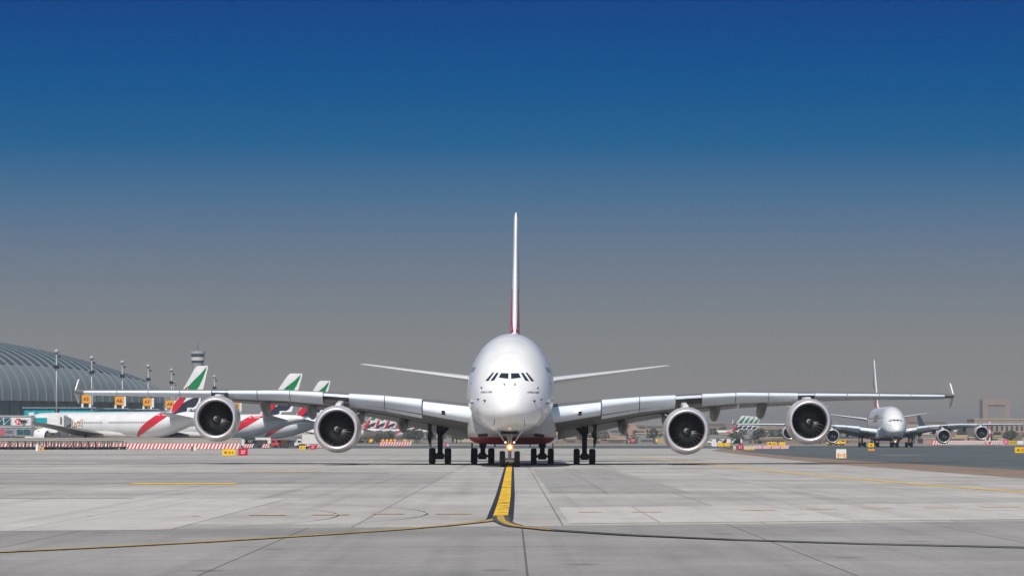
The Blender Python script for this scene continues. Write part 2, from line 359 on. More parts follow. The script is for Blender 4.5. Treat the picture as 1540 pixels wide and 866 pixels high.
def build_a380(root):
    fus = fuselage(A_TAB, 17).build('fuselage', WHITE, root, True)
    # belly fairing, blunt superellipse
    m = mat('belly_paint', (.5,.49,.485), .4, noise=.08, nscale=.4)
    if 'red_set' not in m:
        t = m.node_tree; b = t.nodes['Principled BSDF']; src = b.inputs['Base Color'].links[0].from_socket
        tc = t.nodes.new('ShaderNodeTexCoord'); sx = t.nodes.new('ShaderNodeSeparateXYZ'); t.links.new(tc.outputs['Object'], sx.inputs[0])
        lt = t.nodes.new('ShaderNodeMath'); lt.operation = 'LESS_THAN'; lt.inputs[1].default_value = 2.36; t.links.new(sx.outputs[2], lt.inputs[0])
        mi = t.nodes.new('ShaderNodeMix'); mi.data_type = 'RGBA'; t.links.new(lt.outputs[0], mi.inputs[0]); t.links.new(src, mi.inputs[6]); mi.inputs[7].default_value = (.27,.004,.012,1)
        t.links.new(mi.outputs[2], b.inputs['Base Color']); m['red_set'] = 1
    rs = []
    for y, hw, zt, zb in [(16.5,1.6,3.6,2.6),(17.5,2.6,4.2,2.42),(19,3.25,4.8,2.2),(21,3.62,5.2,1.98),(24,3.76,5.4,1.8),(30,3.8,5.5,1.74),(38,3.8,5.4,1.76),(43,3.7,5.0,1.95),(47,3.2,4.6,2.4),(50,2.3,4.2,3.0)]:
        zc = (zt+zb)/2; ring = []
        for i in range(56):
            a = 2*PI*(i+.5)/56; e = 2/3.4 if math.sin(a) > 0 else 2/5.5; cx, sx_ = math.cos(a), math.sin(a)
            ring.append((hw*math.copysign(abs(cx)**e, cx), y, zc+(zt-zb)/2*math.copysign(abs(sx_)**e, sx_)))
        rs.append(ring)
    fair = MB().rings(rs).build('belly_fairing', m, root, True, 60)
    bf = bvh_of([fus]); bff = bvh_of([fair])
    def fpt(bv, px, py):
        y = 3
        for _ in range(6):
            d = 250 + y; x = (px - 765.6) * d / F; z = gz(py, d)
            loc, *_r = bv.ray_cast(Vector((x, -10, z)), Vector((0, 1, 0)))
            if loc is None: break
            y = loc.y
        return x, z
    for s_ in (-1, 1):
        for poly in ([(739.6,560.0),(741.9,560.2),(733.2,573.1),(728.8,572.6)], [(745.2,560.6),(748.9,560.5),(742.3,571.9),(736.2,573.1)], [(752.2,561.0),(763.6,561.3),(763.2,569.5),(748.6,567.7)]):
            pl = [(765.4 + s_*(765.4-px)*-1 if s_ < 0 else px, py) for px, py in poly]
            if s_ < 0: pl = [(765.4*2-px, py) for px, py in poly]
            pp = [fpt(bf, *q) for q in pl]
            fr = [((sum(p[0] for p in pp)/4)+(p[0]-sum(q[0] for q in pp)/4)*1.0, p[1]) for p in pp]
            project('cockpit_window', [fr], bf, 0, GLASS, root, .12, .015)
    for px, py, r in [(723.9,583.6,.07),(719,600.6,.08),(728.9,602.7,.1),(709.8,605.8,.1),(757.7,578.7,.06)]:
        for s_ in (-1, 1):
            q = px if s_ > 0 else 765.4*2-px; x, z = fpt(bf, q, py)
            loc, nor, *_r = bf.ray_cast(Vector((x,-10,z)), Vector((0,1,0)))
            if loc: MB().tube(loc-nor*.05, loc+nor*.18 if nor.y < 0 else loc-nor*.18, r, r*.4, 8).build('air_data_probe', GEAR, root)
    for px in (743.5, 787.3):
        a = fpt(bf, px, 630); b = fpt(bf, px+(1.5 if px > 765 else -1.5), 640)
        project('radome_strip', [[(a[0]-.02,a[1]),(a[0]+.02,a[1]),(b[0]+.02,b[1]),(b[0]-.02,b[1])]], bf, 0, RUB, root, .2, .012)
    for px in (730.3, 800.5):
        x, z = fpt(bf, px, 589.7); me = text_mesh('AIRBUS A380', .2, True)
        project('small_lettering', me, bf, 0, INK, root, .3, .012, tf=lambda c, x=x, z=z: (x+c.x*.8, z+c.y)); bpy.data.meshes.remove(me)
    seam = mat('panel_seam_grey', (.4,.41,.43), .6)
    def ring_seam(y, wd=.03):
        vs_ = []; fs_ = []; n_ = 120
        for i in range(n_+1):
            a = 2*PI*i/n_; dv = Vector((math.sin(a), 0, math.cos(a)))
            for yy in (y-wd/2, y+wd/2):
                loc, nor, *_r = bf.ray_cast(Vector((0, yy, 5.2 if y > 2 else 4.6)), dv)
                vs_.append(loc + (nor if nor.dot(dv) > 0 else -nor)*.008)
            if i: k = 2*i; fs_.append((k-2, k, k+1, k-1))
        me = bpy.data.meshes.new('panel_seam'); me.from_pydata(vs_, [], fs_); return link('panel_seam', me, seam, fus, True)
    for y in (6.2, 9.3, 12.9, 16): ring_seam(y)
    for s_ in (-1, 1):
        for y0, z0, z1 in ((7.3,4.6,6.6),(12.0,7.5,9.2)):
            w_ = .05
            for poly in ([(y0,z0),(y0+w_,z0),(y0+w_,z1),(y0,z1)],[(y0+1.2,z0),(y0+1.2+w_,z0),(y0+1.2+w_,z1),(y0+1.2,z1)],[(y0,z0),(y0+1.2,z0),(y0+1.2,z0+w_),(y0,z0+w_)],[(y0,z1),(y0+1.2,z1),(y0+1.2,z1+w_),(y0,z1+w_)]):
                project('door_outline', [poly], bf, s_, RUB, fus, .3, .012)
    for s_ in (-1, 1):
        xa = s_*2.3
        project('ram_air_inlet', [[(xa-.42,2.66+.03*s_),(xa+.42,2.66-.03*s_),(xa+.38,2.44-.03*s_),(xa-.38,2.44+.03*s_)]], bff, 0, DARK, root, .3, .07)
    # wings
    for sd, nm in ((-1, 'l'), (1, 'r')):
        W = Wing(A_WING, sd)
        wb = W.panel(1.5, 40.5, .05, .8, 24).build('wing', WING, root, True, 40)
        W.panel(39.2, 40.5, 0, .0497, 3).build('tip_nose', WING, wb, True, 40)
        for a, b in ((14.1,16.4),(25.3,26.85)):
            cv = MB(); rs = []
            for x in (a, (a+b)/2, b):
                t0 = [W.pt(x, u, af(u, up)*k) for u, up, k in ((.046,True,.42),(.0492,True,.42),(.0492,False,1.02),(.046,False,1.02))]; rs.append(t0)
            cv.rings(rs).build('slat_cove', mat('cove_shade_dark', (.07,.06,.055), .7), wb)  # dark plate, shade of the slat gap recess put into its colour
            ls = MB(); rs = []
            for x in (a, (a+b)/2, b): rs.append([W.pt(x, .0497, af(.0497, True)), W.pt(x, .02, af(.02, True)), W.pt(x, .02, .16), W.pt(x, .0497, .16)])
            ls.rings(rs).build('fixed_leading_edge', SLAT, wb)
        W.panel(1.6, 7.52, 0, .0497, 4).build('droop_nose', SLAT, wb, True, 40)
        for a, b in ((7.62,10.85),(10.92,14.05),(16.45,19.45),(19.52,22.5),(22.57,25.25),(26.9,29.9),(29.97,33.0),(33.07,36.1),(36.17,39.5)):
            W.panel(a, b, 0, .13, 3, .13, 15, -.30, -.12).build('slat', SLAT, wb, True, 40)
        for a, b in ((4.0,9.6),(9.8,14.6),(14.8,20.2),(20.4,25.6)):
            k = 11 if a < 9 else 9
            W.panel(a, b, .79, 1, 4, .8, k, .5, -.2).build('flap', WING, wb, True, 40)
        for a, b in ((25.75,29.6),(29.65,33.6),(33.65,38.2)):
            W.panel(a, b, .802, 1, 3).build('aileron', WING, wb, True, 40)
        W.panel(38.25, 40.5, .802, 1, 2).build('wing_tip_edge', WING, wb, True, 40)
        # dark cove behind the slats over each pylon
        for x, ztgt in ((9.8,2.8),(13.7,3.5),(18.1,3.95),(22.4,4.2)):
            yl, c, zl, zt, t = [interp(x, A_WING, k) for k in range(1, 6)]
            p0 = Vector((sd*x, yl+.5*c, zl+(zt-zl)*.5-.32*t)); p1 = Vector((sd*x, yl+c+1.0, ztgt+.18))
            rs = []
            for i in range(13):
                u = i/12; r = .42*min(1, (u+.02)*3.2)**.7*(1 if u < .72 else max(.06, 1-((u-.72)/.28)**2)); cen = p0.lerp(p1, u); cen.z += .12*math.sin(PI*u)
                rs.append([cen+Vector((r*math.cos(q), 0, 1.5*r*math.sin(q))) for q in [2*PI*j/16 for j in range(16)]])
            MB().rings(rs).build('flap_track_fairing', mat('fairing_grey', (.3,.295,.29), .5, noise=.15, nscale=.8), wb, True, 60)  # darker grey, shade under the wing put into the fairing colour
        # fence
        fx = sd*40.55
        out_ = [(48.9,6.35),(50.0,7.5),(50.7,7.6),(50.9,6.9),(51.1,6.3),(50.8,5.5),(50.5,5.3),(49.6,5.9)]
        rs = [[(fx - sd*.16*abs(z-6.3) + o_, y, z) for y, z in out_] for o_ in (-.05, .05)]
        MB().rings(rs).build('wingtip_fence', WHITE, wb, True, 30)
        MB().tube((sd*39.7,48.2,6.28),(sd*39.7,47.8,6.3),.09,.03).build('navigation_light', mat('nav_red', (.6,.02,.02), .2) if sd > 0 else mat('nav_green', (.02,.4,.1), .2), wb, True)
        xx = 5.75; yl = interp(xx, A_WING, 1)
        MB().tube((sd*xx,yl-.5,4.74),(sd*xx,yl+.6,4.72),.13).build('wing_landing_light', mat('wing_lamp_lit', (1,.86,.7), .5, emit=2.6), wb)
        MB().box(sd*xx-.12,sd*xx+.12,yl-.3,yl+.5,4.2,4.56).build('lamp_housing', DARK, wb)
        # tailplane
        S_ = Wing([(1.0,55.5,12.2,7.2,7.1,1.0),(4.2,58.5,9.9,7.85,7.75,.72),(9.5,63.0,6.7,8.62,8.55,.46),(14.6,67.3,3.9,9.38,9.33,.25),(15.2,68.4,2.4,9.46,9.44,.12)], sd)
        so = S_.panel(1.0, 15.2, 0, .72, 10).build('tailplane', mat('pale_grey_paint', (.55,.57,.6), .35), root, True, 40)
        S_.panel(3.8, 14.6, .722, 1, 6).build('elevator', WING, so, True, 40)
        # engines
        for ex, ey, ez, wy, wz in ((14.82, 24.0, 3.02, 29.8, 5.35), (25.9, 32.2, 3.9, 38.2, 6.0)):
            e = engine(root, sd*ex, ey, ez, 1.0)
            e.rotation_euler = (R(-1.0), 0, R(-.9*sd))
            pylon(root, sd*ex, ey, ez, wy, wz, 0, 0)
        # landing gear
        g = bogie(root, sd*6.3, 32.9, 2, 4.1, brace=-sd*1.5)
        MB().prism([(31.6,3.5),(34.2,3.5),(34.0,2.3),(33.4,1.45),(32.6,1.5),(31.9,2.5)], 'x', sd*7.12-.04, sd*7.12+.04).build('gear_door', GEAR, g)
        MB().prism([(sd*6.95,3.75),(sd*7.4,3.75),(sd*7.3,2.9),(sd*7.38,2.3),(sd*7.2,1.5),(sd*7.1,2.2),(sd*6.85,2.55),(sd*7.05,3.0)], 'y', 31.7, 31.85).build('door_link', GEAR, g)
        MB().box(sd*6.3-.55, sd*6.3+.9, 31.9, 34.2, 3.55, 4.05).build('gear_well', mat('primer_brown', (.2,.15,.12), .7), g)
        g = bogie(root, sd*2.62, 35.6, 3, 2.0, track=1.5)
        MB().prism([(33,1.85),(38,1.85),(37.6,1.35),(33.4,1.35)], 'x', sd*3.55-.04, sd*3.55+.04).build('gear_door', m, g)
        MB().prism([(33,1.85),(38,1.85),(37.6,1.5),(33.4,1.5)], 'x', sd*1.55-.04, sd*1.55+.04).build('gear_door', m, g)
    # fin with rudder
    fin_tab = [(10.2,52.8,17.0,.0,.0,1.05),(11.4,55.6,13.6,0,0,.95),(14,58.2,11.7,0,0,.82),(19,62.6,8.6,0,0,.6),(23.9,66.9,5.1,0,0,.42),(24.4,67.7,3.9,0,0,.22)]
    def finring(z, u0, u1, grow=1):
        yl, c, _, _, t = [interp(z, fin_tab, k) for k in range(1, 6)]
        us = sorted({u0, u1} | {u for u, _ in AF_U + AF_L if u0 < u < u1})
        up = [(af(u, 1)*t*.86, yl+u*c, z) for u in us]; lo = [(-af(u, 1)*t*.86, yl+u*c, z) for u in us]
        return up + (lo[::-1] if u0 > 0 else lo[:0:-1])
    zs = [10.2,11.4,12.7,14,16.5,19,21.5,23.9,24.2,24.4]
    fin = MB().rings([finring(z, 0, .68) for z in zs]).build('tail_fin', WHITE, root, True, 40)
    rud = MB().rings([finring(z, .682, 1) for z in zs[1:]]).build('rudder', WHITE, fin, True, 40)
    bv = bvh_of([fus, fin, rud])
    red = [(43,3.3),(48,6),(52,9),(54.9,11),(58.2,13.6),(61.2,16.6),(61.9,16.5),(61.2,14),(59.2,11),(56.5,9),(51.5,6),(45.4,3.6)]
    gre = [(62.2,16.4),(64.7,18.4),(68,21),(71.4,23.8),(71.0,21.5),(70.4,19),(69.9,16.6),(66,16.2)]
    bla = [(69.4,15.2),(65.5,14),(61.8,12.3),(60.2,11.1),(64,11.4),(69,12.6)]
    for s_ in (-1, 1):
        project('red_flag_band', [red], bv, s_, RED, fin, .6, .02)
        project('green_flag_band', [gre], bv, s_, GREEN, fin, .6, .02)
        project('black_flag_band', [bla], bv, s_, BLACK, fin, .6, .02)
        me = text_mesh('Emirates', 4.2, True, .25)
        project('gold_title', me, bf, s_, GOLD, fus, .45, .02, tf=lambda c, s_=s_: (25 + s_*c.x*.95, 8.0 + c.y)); bpy.data.meshes.remove(me)
    # cabin windows: nearest ones singly, the rest as one part
    rest = MB()
    def wv(s_, y, z):
        loc, nor, *_r = bf.ray_cast(Vector((s_*20, y, z)), Vector((-s_, 0, 0)))
        return loc
    for s_ in (-1, 1):
        for zrow, y0 in ((5.15, 7.0), (7.75, 8.5)):
            for i in range(66):
                y = y0 + i*.72
                if abs(y-27) < 1.0 or abs(y-11.5) < .7: continue
                q = [wv(s_, y+a, zrow+b) for a, b in ((-.13,-.2),(.13,-.2),(.13,.2),(-.13,.2))]
                if None in q: continue
                q = [p+Vector((s_*.02,0,0)) for p in q]
                if i < 24: MB().add(q, [(0,1,2,3)]).build('cabin_window', WIND, fus)
                else: rest.add(q, [(0,1,2,3)])
    tag(rest.build('cabin_windows', WIND, fus), kind='stuff')
    # nose gear
    g = MB(); g.tube((0,5.2,.7),(0,5.0,2.9),.13); g.tube((0,5.1,1.3),(0,5.0,2.9),.17); g.tube((-.5,5.2,.63),(.5,5.2,.63),.1)
    g.tube((0,5.1,1.6),(-.25,3.6,2.8),.06); g.tube((0,5.1,1.6),(.25,3.6,2.8),.06)
    ng = g.build('nose_gear', GEARL, root, True, 40)
    for s_ in (-1, 1):
        wheel(ng, s_*.58, 5.2, .635, .44)
        MB().add([(s_*.98,3.2,2.85),(s_*.98,6.4,2.72),(s_*.5,6.2,2.02),(s_*.5,3.5,2.12),(s_*.93,3.2,2.84),(s_*.93,6.4,2.71),(s_*.45,6.2,2.01),(s_*.45,3.5,2.11)],
                 [(0,1,2,3),(4,7,6,5),(0,3,7,4),(3,2,6,7),(2,1,5,6),(1,0,4,5)]).build('nose_gear_door', WHITE, ng)
        MB().lathe([(0,.085),(.1,.09),(.14,.03)], (s_*.34,4.9,1.95), 'y', 14, cap0=True).build('taxi_light', LAMP2, ng, True)
    MB().box(-.68,.68,3.15,3.25,2.60,2.84).build('gear_bay', DARK, ng)
    ll = MB().lathe([(0,.15),(.12,.17),(.2,.06)], (0,4.75,1.57), 'y', 20, cap0=True).build('landing_light', LIGHT, ng, True)
    MB().lathe([(.02,.155),(.02,.27),(.08,.29),(.14,.2)], (0,4.75,1.57), 'y', 24).build('lamp_glow_ring', mat('painted_lamp_glow', (1,.33,.06), .5, emit=.9), ll, True)  # emissive ring added to stand for the warm glow around the lamp
    return root

big = thing('airliner', 'large white double-deck four-engined airliner facing the camera on the yellow centreline, landing light lit', 'airliner', (-.22, 250, 0), R(-.3), 'double-deck airliners taxiing')
build_a380(big)
big.rotation_euler = (0, R(.28), R(-.42))
second = copy_tree(big)
tag(second, 'white double-deck airliner taxiing far behind the right wing tip of the large one')
second.location = (gx(1349, 842), 842, 0); second.rotation_euler = (0, 0, R(-1.4))

# =================================================================== TWIN-ENGINE AIRLINER (parked at the gates)
B_TAB = [(0,4.6,4.6,.02),(.3,5.25,4.1,.6),(1,5.9,3.6,1.15),(2,6.6,3.15,1.7),(3.5,7.5,2.75,2.3),(5.5,8.15,2.45,2.8),(8,8.45,2.3,3.05),(11,8.5,2.3,3.1),(50,8.5,2.3,3.1),(56,8.5,2.8,2.95),(62,8.45,4.0,2.5),(68,8.3,5.5,1.75),(72,8.1,6.5,1.0),(73.6,7.6,7.0,.4)]
B_WING = [(1.5,22.6,15.2,3.6,3.1,1.9),(3.1,23.6,14.0,3.75,3.3,1.75),(9.8,28.6,9.6,4.4,4.1,1.1),(20,36.0,6.4,5.4,5.3,.7),(28,41.8,3.9,6.1,6.05,.42),(31.5,44.8,2.0,6.45,6.43,.2)]
def build_777(root, finmats=None):
    fus = fuselage(B_TAB, 11, 56, .5).build('fuselage', WHITE, root, True)
    rs = []
    for y, hw, zt, zb in [(20,1.4,3.4,2.4),(22,2.8,4.4,2.0),(26,3.3,4.8,1.8),(38,3.3,4.8,1.8),(43,2.8,4.4,2.1),(46,1.6,3.4,2.5)]:
        rs.append([(hw*math.cos(a), y, (zt+zb)/2+(zt-zb)/2*math.sin(a)) for a in [2*PI*(i+.5)/36 for i in range(36)]])
    MB().rings(rs).build('belly_fairing', COWL, root, True)
    for sd in (-1, 1):
        W = Wing(B_WING, sd)
        wb = W.panel(1.5, 31.5, 0, 1, 16).build('wing', WING, root, True, 40)
        for a, b in ((4,8.8),(11,16),(16.1,21),(21.1,27)): W.panel(a, b, 0, .1, 3, .1, 8, -.1, -.03).build('slat', SLAT, wb, True, 40)
        e = engine(root, sd*9.8, 20.5, 2.85, .95, cowlm=WHITE)
        pylon(root, sd*9.8, 20.5, 2.75, 28.2, 4.4, 0, 0)
        S_ = Wing([(1.0,61,8.6,6.9,6.9,.8),(3,62.6,7.4,7.15,7.15,.65),(10.6,69.4,2.5,8.2,8.2,.22)], sd)
        S_.panel(1.0, 10.6, 0, 1, 8).build('tailplane', mat('pale_grey_paint', (.55,.57,.6), .35), root, True, 40)
        bogie(root, sd*5.5, 33.5, 3, 3.6, r=.66, track=1.4, sp=1.45)
        for poly in ([(3.0,6.55),(3.9,6.75),(3.9,7.15),(3.2,7.1)],):
            bb = bvh_of([fus]); project('cockpit_window', [poly], bb, sd, GLASS, root, .3, .02)
    g = MB(); g.tube((0,6.2,.6),(0,6,3),.14); ng = g.build('nose_gear', GEARL, root, True)
    for s_ in (-1, 1): wheel(ng, s_*.45, 6.2, .55, .35)
    fin_tab = [(8.0,58.0,11.0,0,0,.95),(9,59.4,10.2,0,0,.85),(11.5,62.1,8.7,0,0,.7),(18.0,68.3,4.9,0,0,.4),(18.55,69.2,4.0,0,0,.15)]
    def ring(z, u0, u1):
        yl, c, _, _, t = [interp(z, fin_tab, k) for k in range(1, 6)]
        us = sorted({u0, u1} | {u for u, _ in AF_U + AF_L if u0 < u < u1})
        up = [(af(u, 1)*t*.86, yl+u*c, z) for u in us]; lo = [(-af(u, 1)*t*.86, yl+u*c, z) for u in us]
        return up + (lo[::-1] if u0 > 0 else lo[:0:-1])
    zs = [8,9,11,13.5,16,18,18.55]
    fin = MB().rings([ring(z, 0, .7) for z in zs]).build('tail_fin', finmats or WHITE, root, True, 40)
    rud = MB().rings([ring(z, .702, 1) for z in zs[1:]]).build('rudder', finmats or WHITE, fin, True, 40)
    bf = bvh_of([fus]); bv = bvh_of([fus, fin, rud])
    if not finmats:
        red = [(48.1,2.5),(52.6,5.3),(57.6,8.15),(60.6,9.9),(62.8,11.5),(64.9,13.5),(66.0,14.1),(65.8,12.6),(65.5,11.5),(64.0,9.7),(62.2,8.0),(59.9,6.7),(57.2,5.4),(52.3,3.6)]
        gre = [(65.9,13.8),(68.3,15.3),(70.8,16.8),(72.8,18.3),(72.5,17.4),(71.4,15.6),(70.1,13.9),(68.8,12.9),(66.5,13.1)]
        bla = [(70.2,11.8),(68,11.4),(65.9,10.8),(64.3,10.2),(63.2,9.3),(61.4,8.2),(60.5,7.5),(62.5,7.7),(64.4,8.1),(67,8.9),(68.8,9.6),(69.7,10.6)]
        for s_ in (-1, 1):
            project('red_flag_band', [red], bv, s_, RED, fin, .6, .03); project('green_flag_band', [gre], bv, s_, GREEN, fin, .6, .03)
            project('black_flag_band', [bla], bv, s_, BLACK, fin, .6, .03)
            me = text_mesh('Emirates', 3.6, True, .25); project('gold_title', me, bf, s_, GOLD, fus, .5, .03, tf=lambda c, s_=s_: (13 + s_*c.x*.75, 5.7 + c.y)); bpy.data.meshes.remove(me)
            me = text_mesh('\ufe95\ufe8d\ufead\ufe8e\ufee3\ufef9\ufe8d'.replace('\ufef9', '\ufef9'), 2.6, True)
            if len(me.vertices):
                project('gold_arabic_title', me, bf, s_, GOLD, fus, .5, .03, tf=lambda c, s_=s_: (24.3 + s_*c.x*1.1, 5.7 + c.y))
            bpy.data.meshes.remove(me)
    for s_ in (-1, 1):
        for zr in (6.0,):
            for i in range(50):
                y = 8 + i*.98
                if abs(y-19.5) < .6 or abs(y-38) < .8: continue
                q = [bf.ray_cast(Vector((s_*20, y+a, zr+b+.0)), Vector((-s_,0,0)))[0] for a, b in ((-.2,-.2),(.2,-.2),(.2,.22),(-.2,.22))]
                if None in q: continue
                MB().add([p+Vector((s_*.03,0,.0)) for p in q], [(0,1,2,3)]).build('cabin_window', WIND, fus)
    return root

def place777(o, px_te, d_te, alpha):
    """put the top of the fin's trailing edge at column px_te and distance d_te, nose pointing left and away"""
    a = R(alpha); x = gx(px_te, d_te); nose = Vector((x - 73.3*math.cos(a), d_te + 73.3*math.sin(a), 0))
    o.location = nose; o.rotation_euler = (0, 0, math.atan2(-math.cos(a), -math.sin(a)))     # local +Y (aft) -> (cos a, -sin a)
t1 = thing('airliner', 'nearest parked white airliner, leftmost, gold lettering and red band down its fuselage', 'airliner', group='airliners parked at the gates')
build_777(t1); place777(t1, 313, 722, 48)
parked = [(455, 807, 38, 'parked white airliner whose green tail stands second from the left'),
          (497, 908, 42, 'parked white airliner whose green tail stands third from left, by the inner engine')]
for px, d, a, lab in parked:
    c = copy_tree(t1, skip=('cabin_window',)); tag(c, lab); place777(c, px, d, a)
FARSKIP = ('cabin_window', 'nacelle_strake', 'inlet_back', 'spinner', 'inlet_liner', 'gold_arabic_title')
for px, d in ((571,1850),(585,1880),(600,1910),(612,2300),(628,2060),(642,2090)):
    c = copy_tree(t1, skip=FARSKIP); place777(c, px, d, 45)
    tag(c, 'hazy far-off parked airliner with red, green and black tail, seen under the left wing', group='far airliners under the left wing')
for px in (1122, 1129, 1136, 1143):
    c = copy_tree(t1, skip=FARSKIP); place777(c, px, 2250 + (px-1122)*6, 50)
    tag(c, 'hazy far-off airliner tail in the close row of four beside the right outer engine', group='far airliners by the right engine')
t2 = thing('airliner', 'far airliner with dark blue tail beyond the right wing of the smaller airliner', 'airliner')
build_777(t2, mat('dark_blue_fin', (.02,.04,.09), .4)); t2.location = (gx(1466, 2200), 2200, 0); t2.rotation_euler = (0, 0, R(25))

# =================================================================== GROUND
def ground_mat(name, c, seams=None, streak=.12, patch=.12, rough=.85, seamc=.45, rot=0, off=(0, 0)):
    m = bpy.data.materials.new(name); m.use_nodes = True; t = m.node_tree; b = t.nodes['Principled BSDF']; n = t.nodes.new; l = t.links.new
    b.inputs['Roughness'].default_value = rough; b.inputs['Specular IOR Level'].default_value = .15
    g = n('ShaderNodeNewGeometry'); val = None
    def mul(a, bb):
        x = n('ShaderNodeMath'); x.operation = 'MULTIPLY'; l(a, x.inputs[0]); l(bb, x.inputs[1]); return x.outputs[0]
    def noise(scale, lo, hi, a=.3, bb=.7, sc=1.0, det=5):
        mp = n('ShaderNodeMapping'); mp.inputs['Scale'].default_value = scale; l(g.outputs['Position'], mp.inputs[0])
        z = n('ShaderNodeTexNoise'); z.inputs['Scale'].default_value = sc; z.inputs['Detail'].default_value = det; l(mp.outputs[0], z.inputs['Vector'])
        r = n('ShaderNodeMapRange'); r.inputs[1].default_value = a; r.inputs[2].default_value = bb; r.inputs[3].default_value = lo; r.inputs[4].default_value = hi
        l(z.outputs[0], r.inputs[0]); return r.outputs[0]
    val = noise((.035, .11, 1), 1-streak, 1+streak*.7)
    val = mul(val, noise((.25, .06, 1), 1-streak*.6, 1+streak*.4))
    val = mul(val, noise((.5, 1.3, 1), .94, 1.05))
    val = mul(val, noise((9, 9, 1), .86, 1.1, det=4))
    val = mul(val, noise((.9, .22, 1), .93, 1.05, det=6))
    def spots(scale, th, dark):
        mp = n('ShaderNodeMapping'); mp.inputs['Scale'].default_value = scale; mp.inputs['Location'].default_value = (th*7, 3, 0); l(g.outputs['Position'], mp.inputs[0])
        v = n('ShaderNodeTexVoronoi'); v.inputs['Scale'].default_value = 1; l(mp.outputs[0], v.inputs['Vector'])
        r = n('ShaderNodeMapRange'); r.inputs[1].default_value = th; r.inputs[2].default_value = th*2.2; r.inputs[3].default_value = dark; r.inputs[4].default_value = 1
        l(v.outputs['Distance'], r.inputs[0]); return r.outputs[0]
    val = mul(val, spots((.35, .22, 1), .06, .72)); val = mul(val, spots((.9, .5, 1), .05, .8))
    # rubber laid down along the taxi direction, broken up by noise
    mpw = n('ShaderNodeMapping'); mpw.inputs['Scale'].default_value = (1.1, .012, 1); l(g.outputs['Position'], mpw.inputs[0])
    nz = n('ShaderNodeTexNoise'); nz.inputs['Scale'].default_value = 1; nz.inputs['Detail'].default_value = 4; l(mpw.outputs[0], nz.inputs['Vector'])
    rr_ = n('ShaderNodeMapRange'); rr_.inputs[1].default_value = .52; rr_.inputs[2].default_value = .72; rr_.inputs[3].default_value = 1; rr_.inputs[4].default_value = .84; l(nz.outputs[0], rr_.inputs[0])
    val = mul(val, rr_.outputs[0])
    if seams:
        mp = n('ShaderNodeMapping'); mp.inputs['Location'].default_value = (off[0], off[1], 0); mp.inputs['Rotation'].default_value = (0, 0, rot); l(g.outputs['Position'], mp.inputs[0])
        br = n('ShaderNodeTexBrick'); br.offset = 0; br.inputs['Scale'].default_value = 1; br.inputs['Brick Width'].default_value = seams[0]; br.inputs['Row Height'].default_value = seams[1]
        br.inputs['Mortar Size'].default_value = seams[2]; br.inputs['Mortar Smooth'].default_value = .1; br.inputs['Bias'].default_value = 0
        br.inputs['Color1'].default_value = (1-patch,)*3+(1,); br.inputs['Color2'].default_value = (1+patch*.6,)*3+(1,); br.inputs['Mortar'].default_value = (seamc,)*3+(1,)
        l(mp.outputs[0], br.inputs['Vector']); val = mul(val, br.outputs['Color'])
    s = n('ShaderNodeVectorMath'); s.operation = 'SCALE'; s.inputs[0].default_value = c; l(val, s.inputs['Scale']); l(s.outputs[0], b.inputs['Base Color'])
    return m
def sheet(name, pts, z, m, kind='structure'):
    me = bpy.data.meshes.new(name); me.from_pydata([(x, y, z) for x, y in pts], [], [tuple(range(len(pts)))]); me.update()
    if me.polygons[0].normal.z < 0: me.flip_normals()
    return tag(link(name, me, m), kind=kind)
sheet('ground', [(-4000,-400),(4000,-400),(4000,9000),(-4000,9000)], 0, ground_mat('sandy_ground', (.24,.19,.14), streak=.25))
CONC = ground_mat('apron_concrete', (.415,.403,.387), (5.3,7.6,.024), .15, .12, off=(3.9-5.3*3+.1, 0))
NEAR = ground_mat('near_apron_concrete', (.29,.283,.277), (5.3,7.6,.022), .14, .06, off=(-.25, 2))
ASPH = ground_mat('taxiway_asphalt', (.105,.125,.135), None, .25)
edge = [(28.7,120),(28.6,182),(28.4,282),(29.6,350),(33,470),(38,620),(50,766)]
sheet('apron', [(-420,120)] + [(-420,-400),(28.7,-400)] + edge + [(-420,766)], .004, CONC)
sheet('near_apron', [(-60,60.4),(-60,-100),(28.5,-100),(28.5,92.3)][::-1], .008, NEAR)
sheet('sand_strip', [(28.75,20),(29.5,20)] + [(34,110),(36.5,233),(35.0,325),(36,420),(40,560),(46,660)] + [(a+.02,b) for a, b in edge[::-1][1:]], .004, ground_mat('sand_verge', (.25,.19,.15), streak=.15))
sheet('taxiway', [(34.2,100),(600,100),(600,1080),(-170,1080),(-170,768),(50,768),(46.2,662),(40.2,560),(36.2,420),(35.2,325),(36.7,233)], .004, ASPH)
sheet('far_apron', [(-1200,1085),(900,1085),(900,1500),(-1200,1500)], .004, ground_mat('far_concrete', (.30,.28,.25), streak=.2))
sheet('far_taxiway', [(-1200,1505),(1200,1505),(1200,1700),(-1200,1700)], .004, ASPH)
# paler and darker concrete fields
LPAT = ground_mat('pale_concrete_patch', (.48,.467,.45), (5.3,7.6,.02), .06, .05, off=(1.4, 0))
DPAT = ground_mat('dark_concrete_patch', (.325,.32,.31), (5.3,7.6,.02), .08, .04, off=(1.4, 0))
sheet('pale_concrete_bay', [(-60,62),(-8.3,78.6),(-8.3,120),(-60,125)], .012, LPAT)
sheet('pale_concrete_bay', [(1.5,84.3),(12.0,88),(28,92.5),(28,118),(1.5,104)], .012, LPAT)
sheet('dark_concrete_bay', [(1.55,133),(7.3,133),(7.3,236),(1.55,236)], .012, DPAT)
sheet('dark_concrete_bay', [(-60,160),(-4,160),(-4,205),(-60,205)], .012, DPAT)
sheet('dark_concrete_bay', [(-170,330),(20,330),(20,352),(-170,352)], .012, DPAT)
sheet('dark_concrete_bay', [(-170,440),(24,440),(24,480),(-170,480)], .012, DPAT)
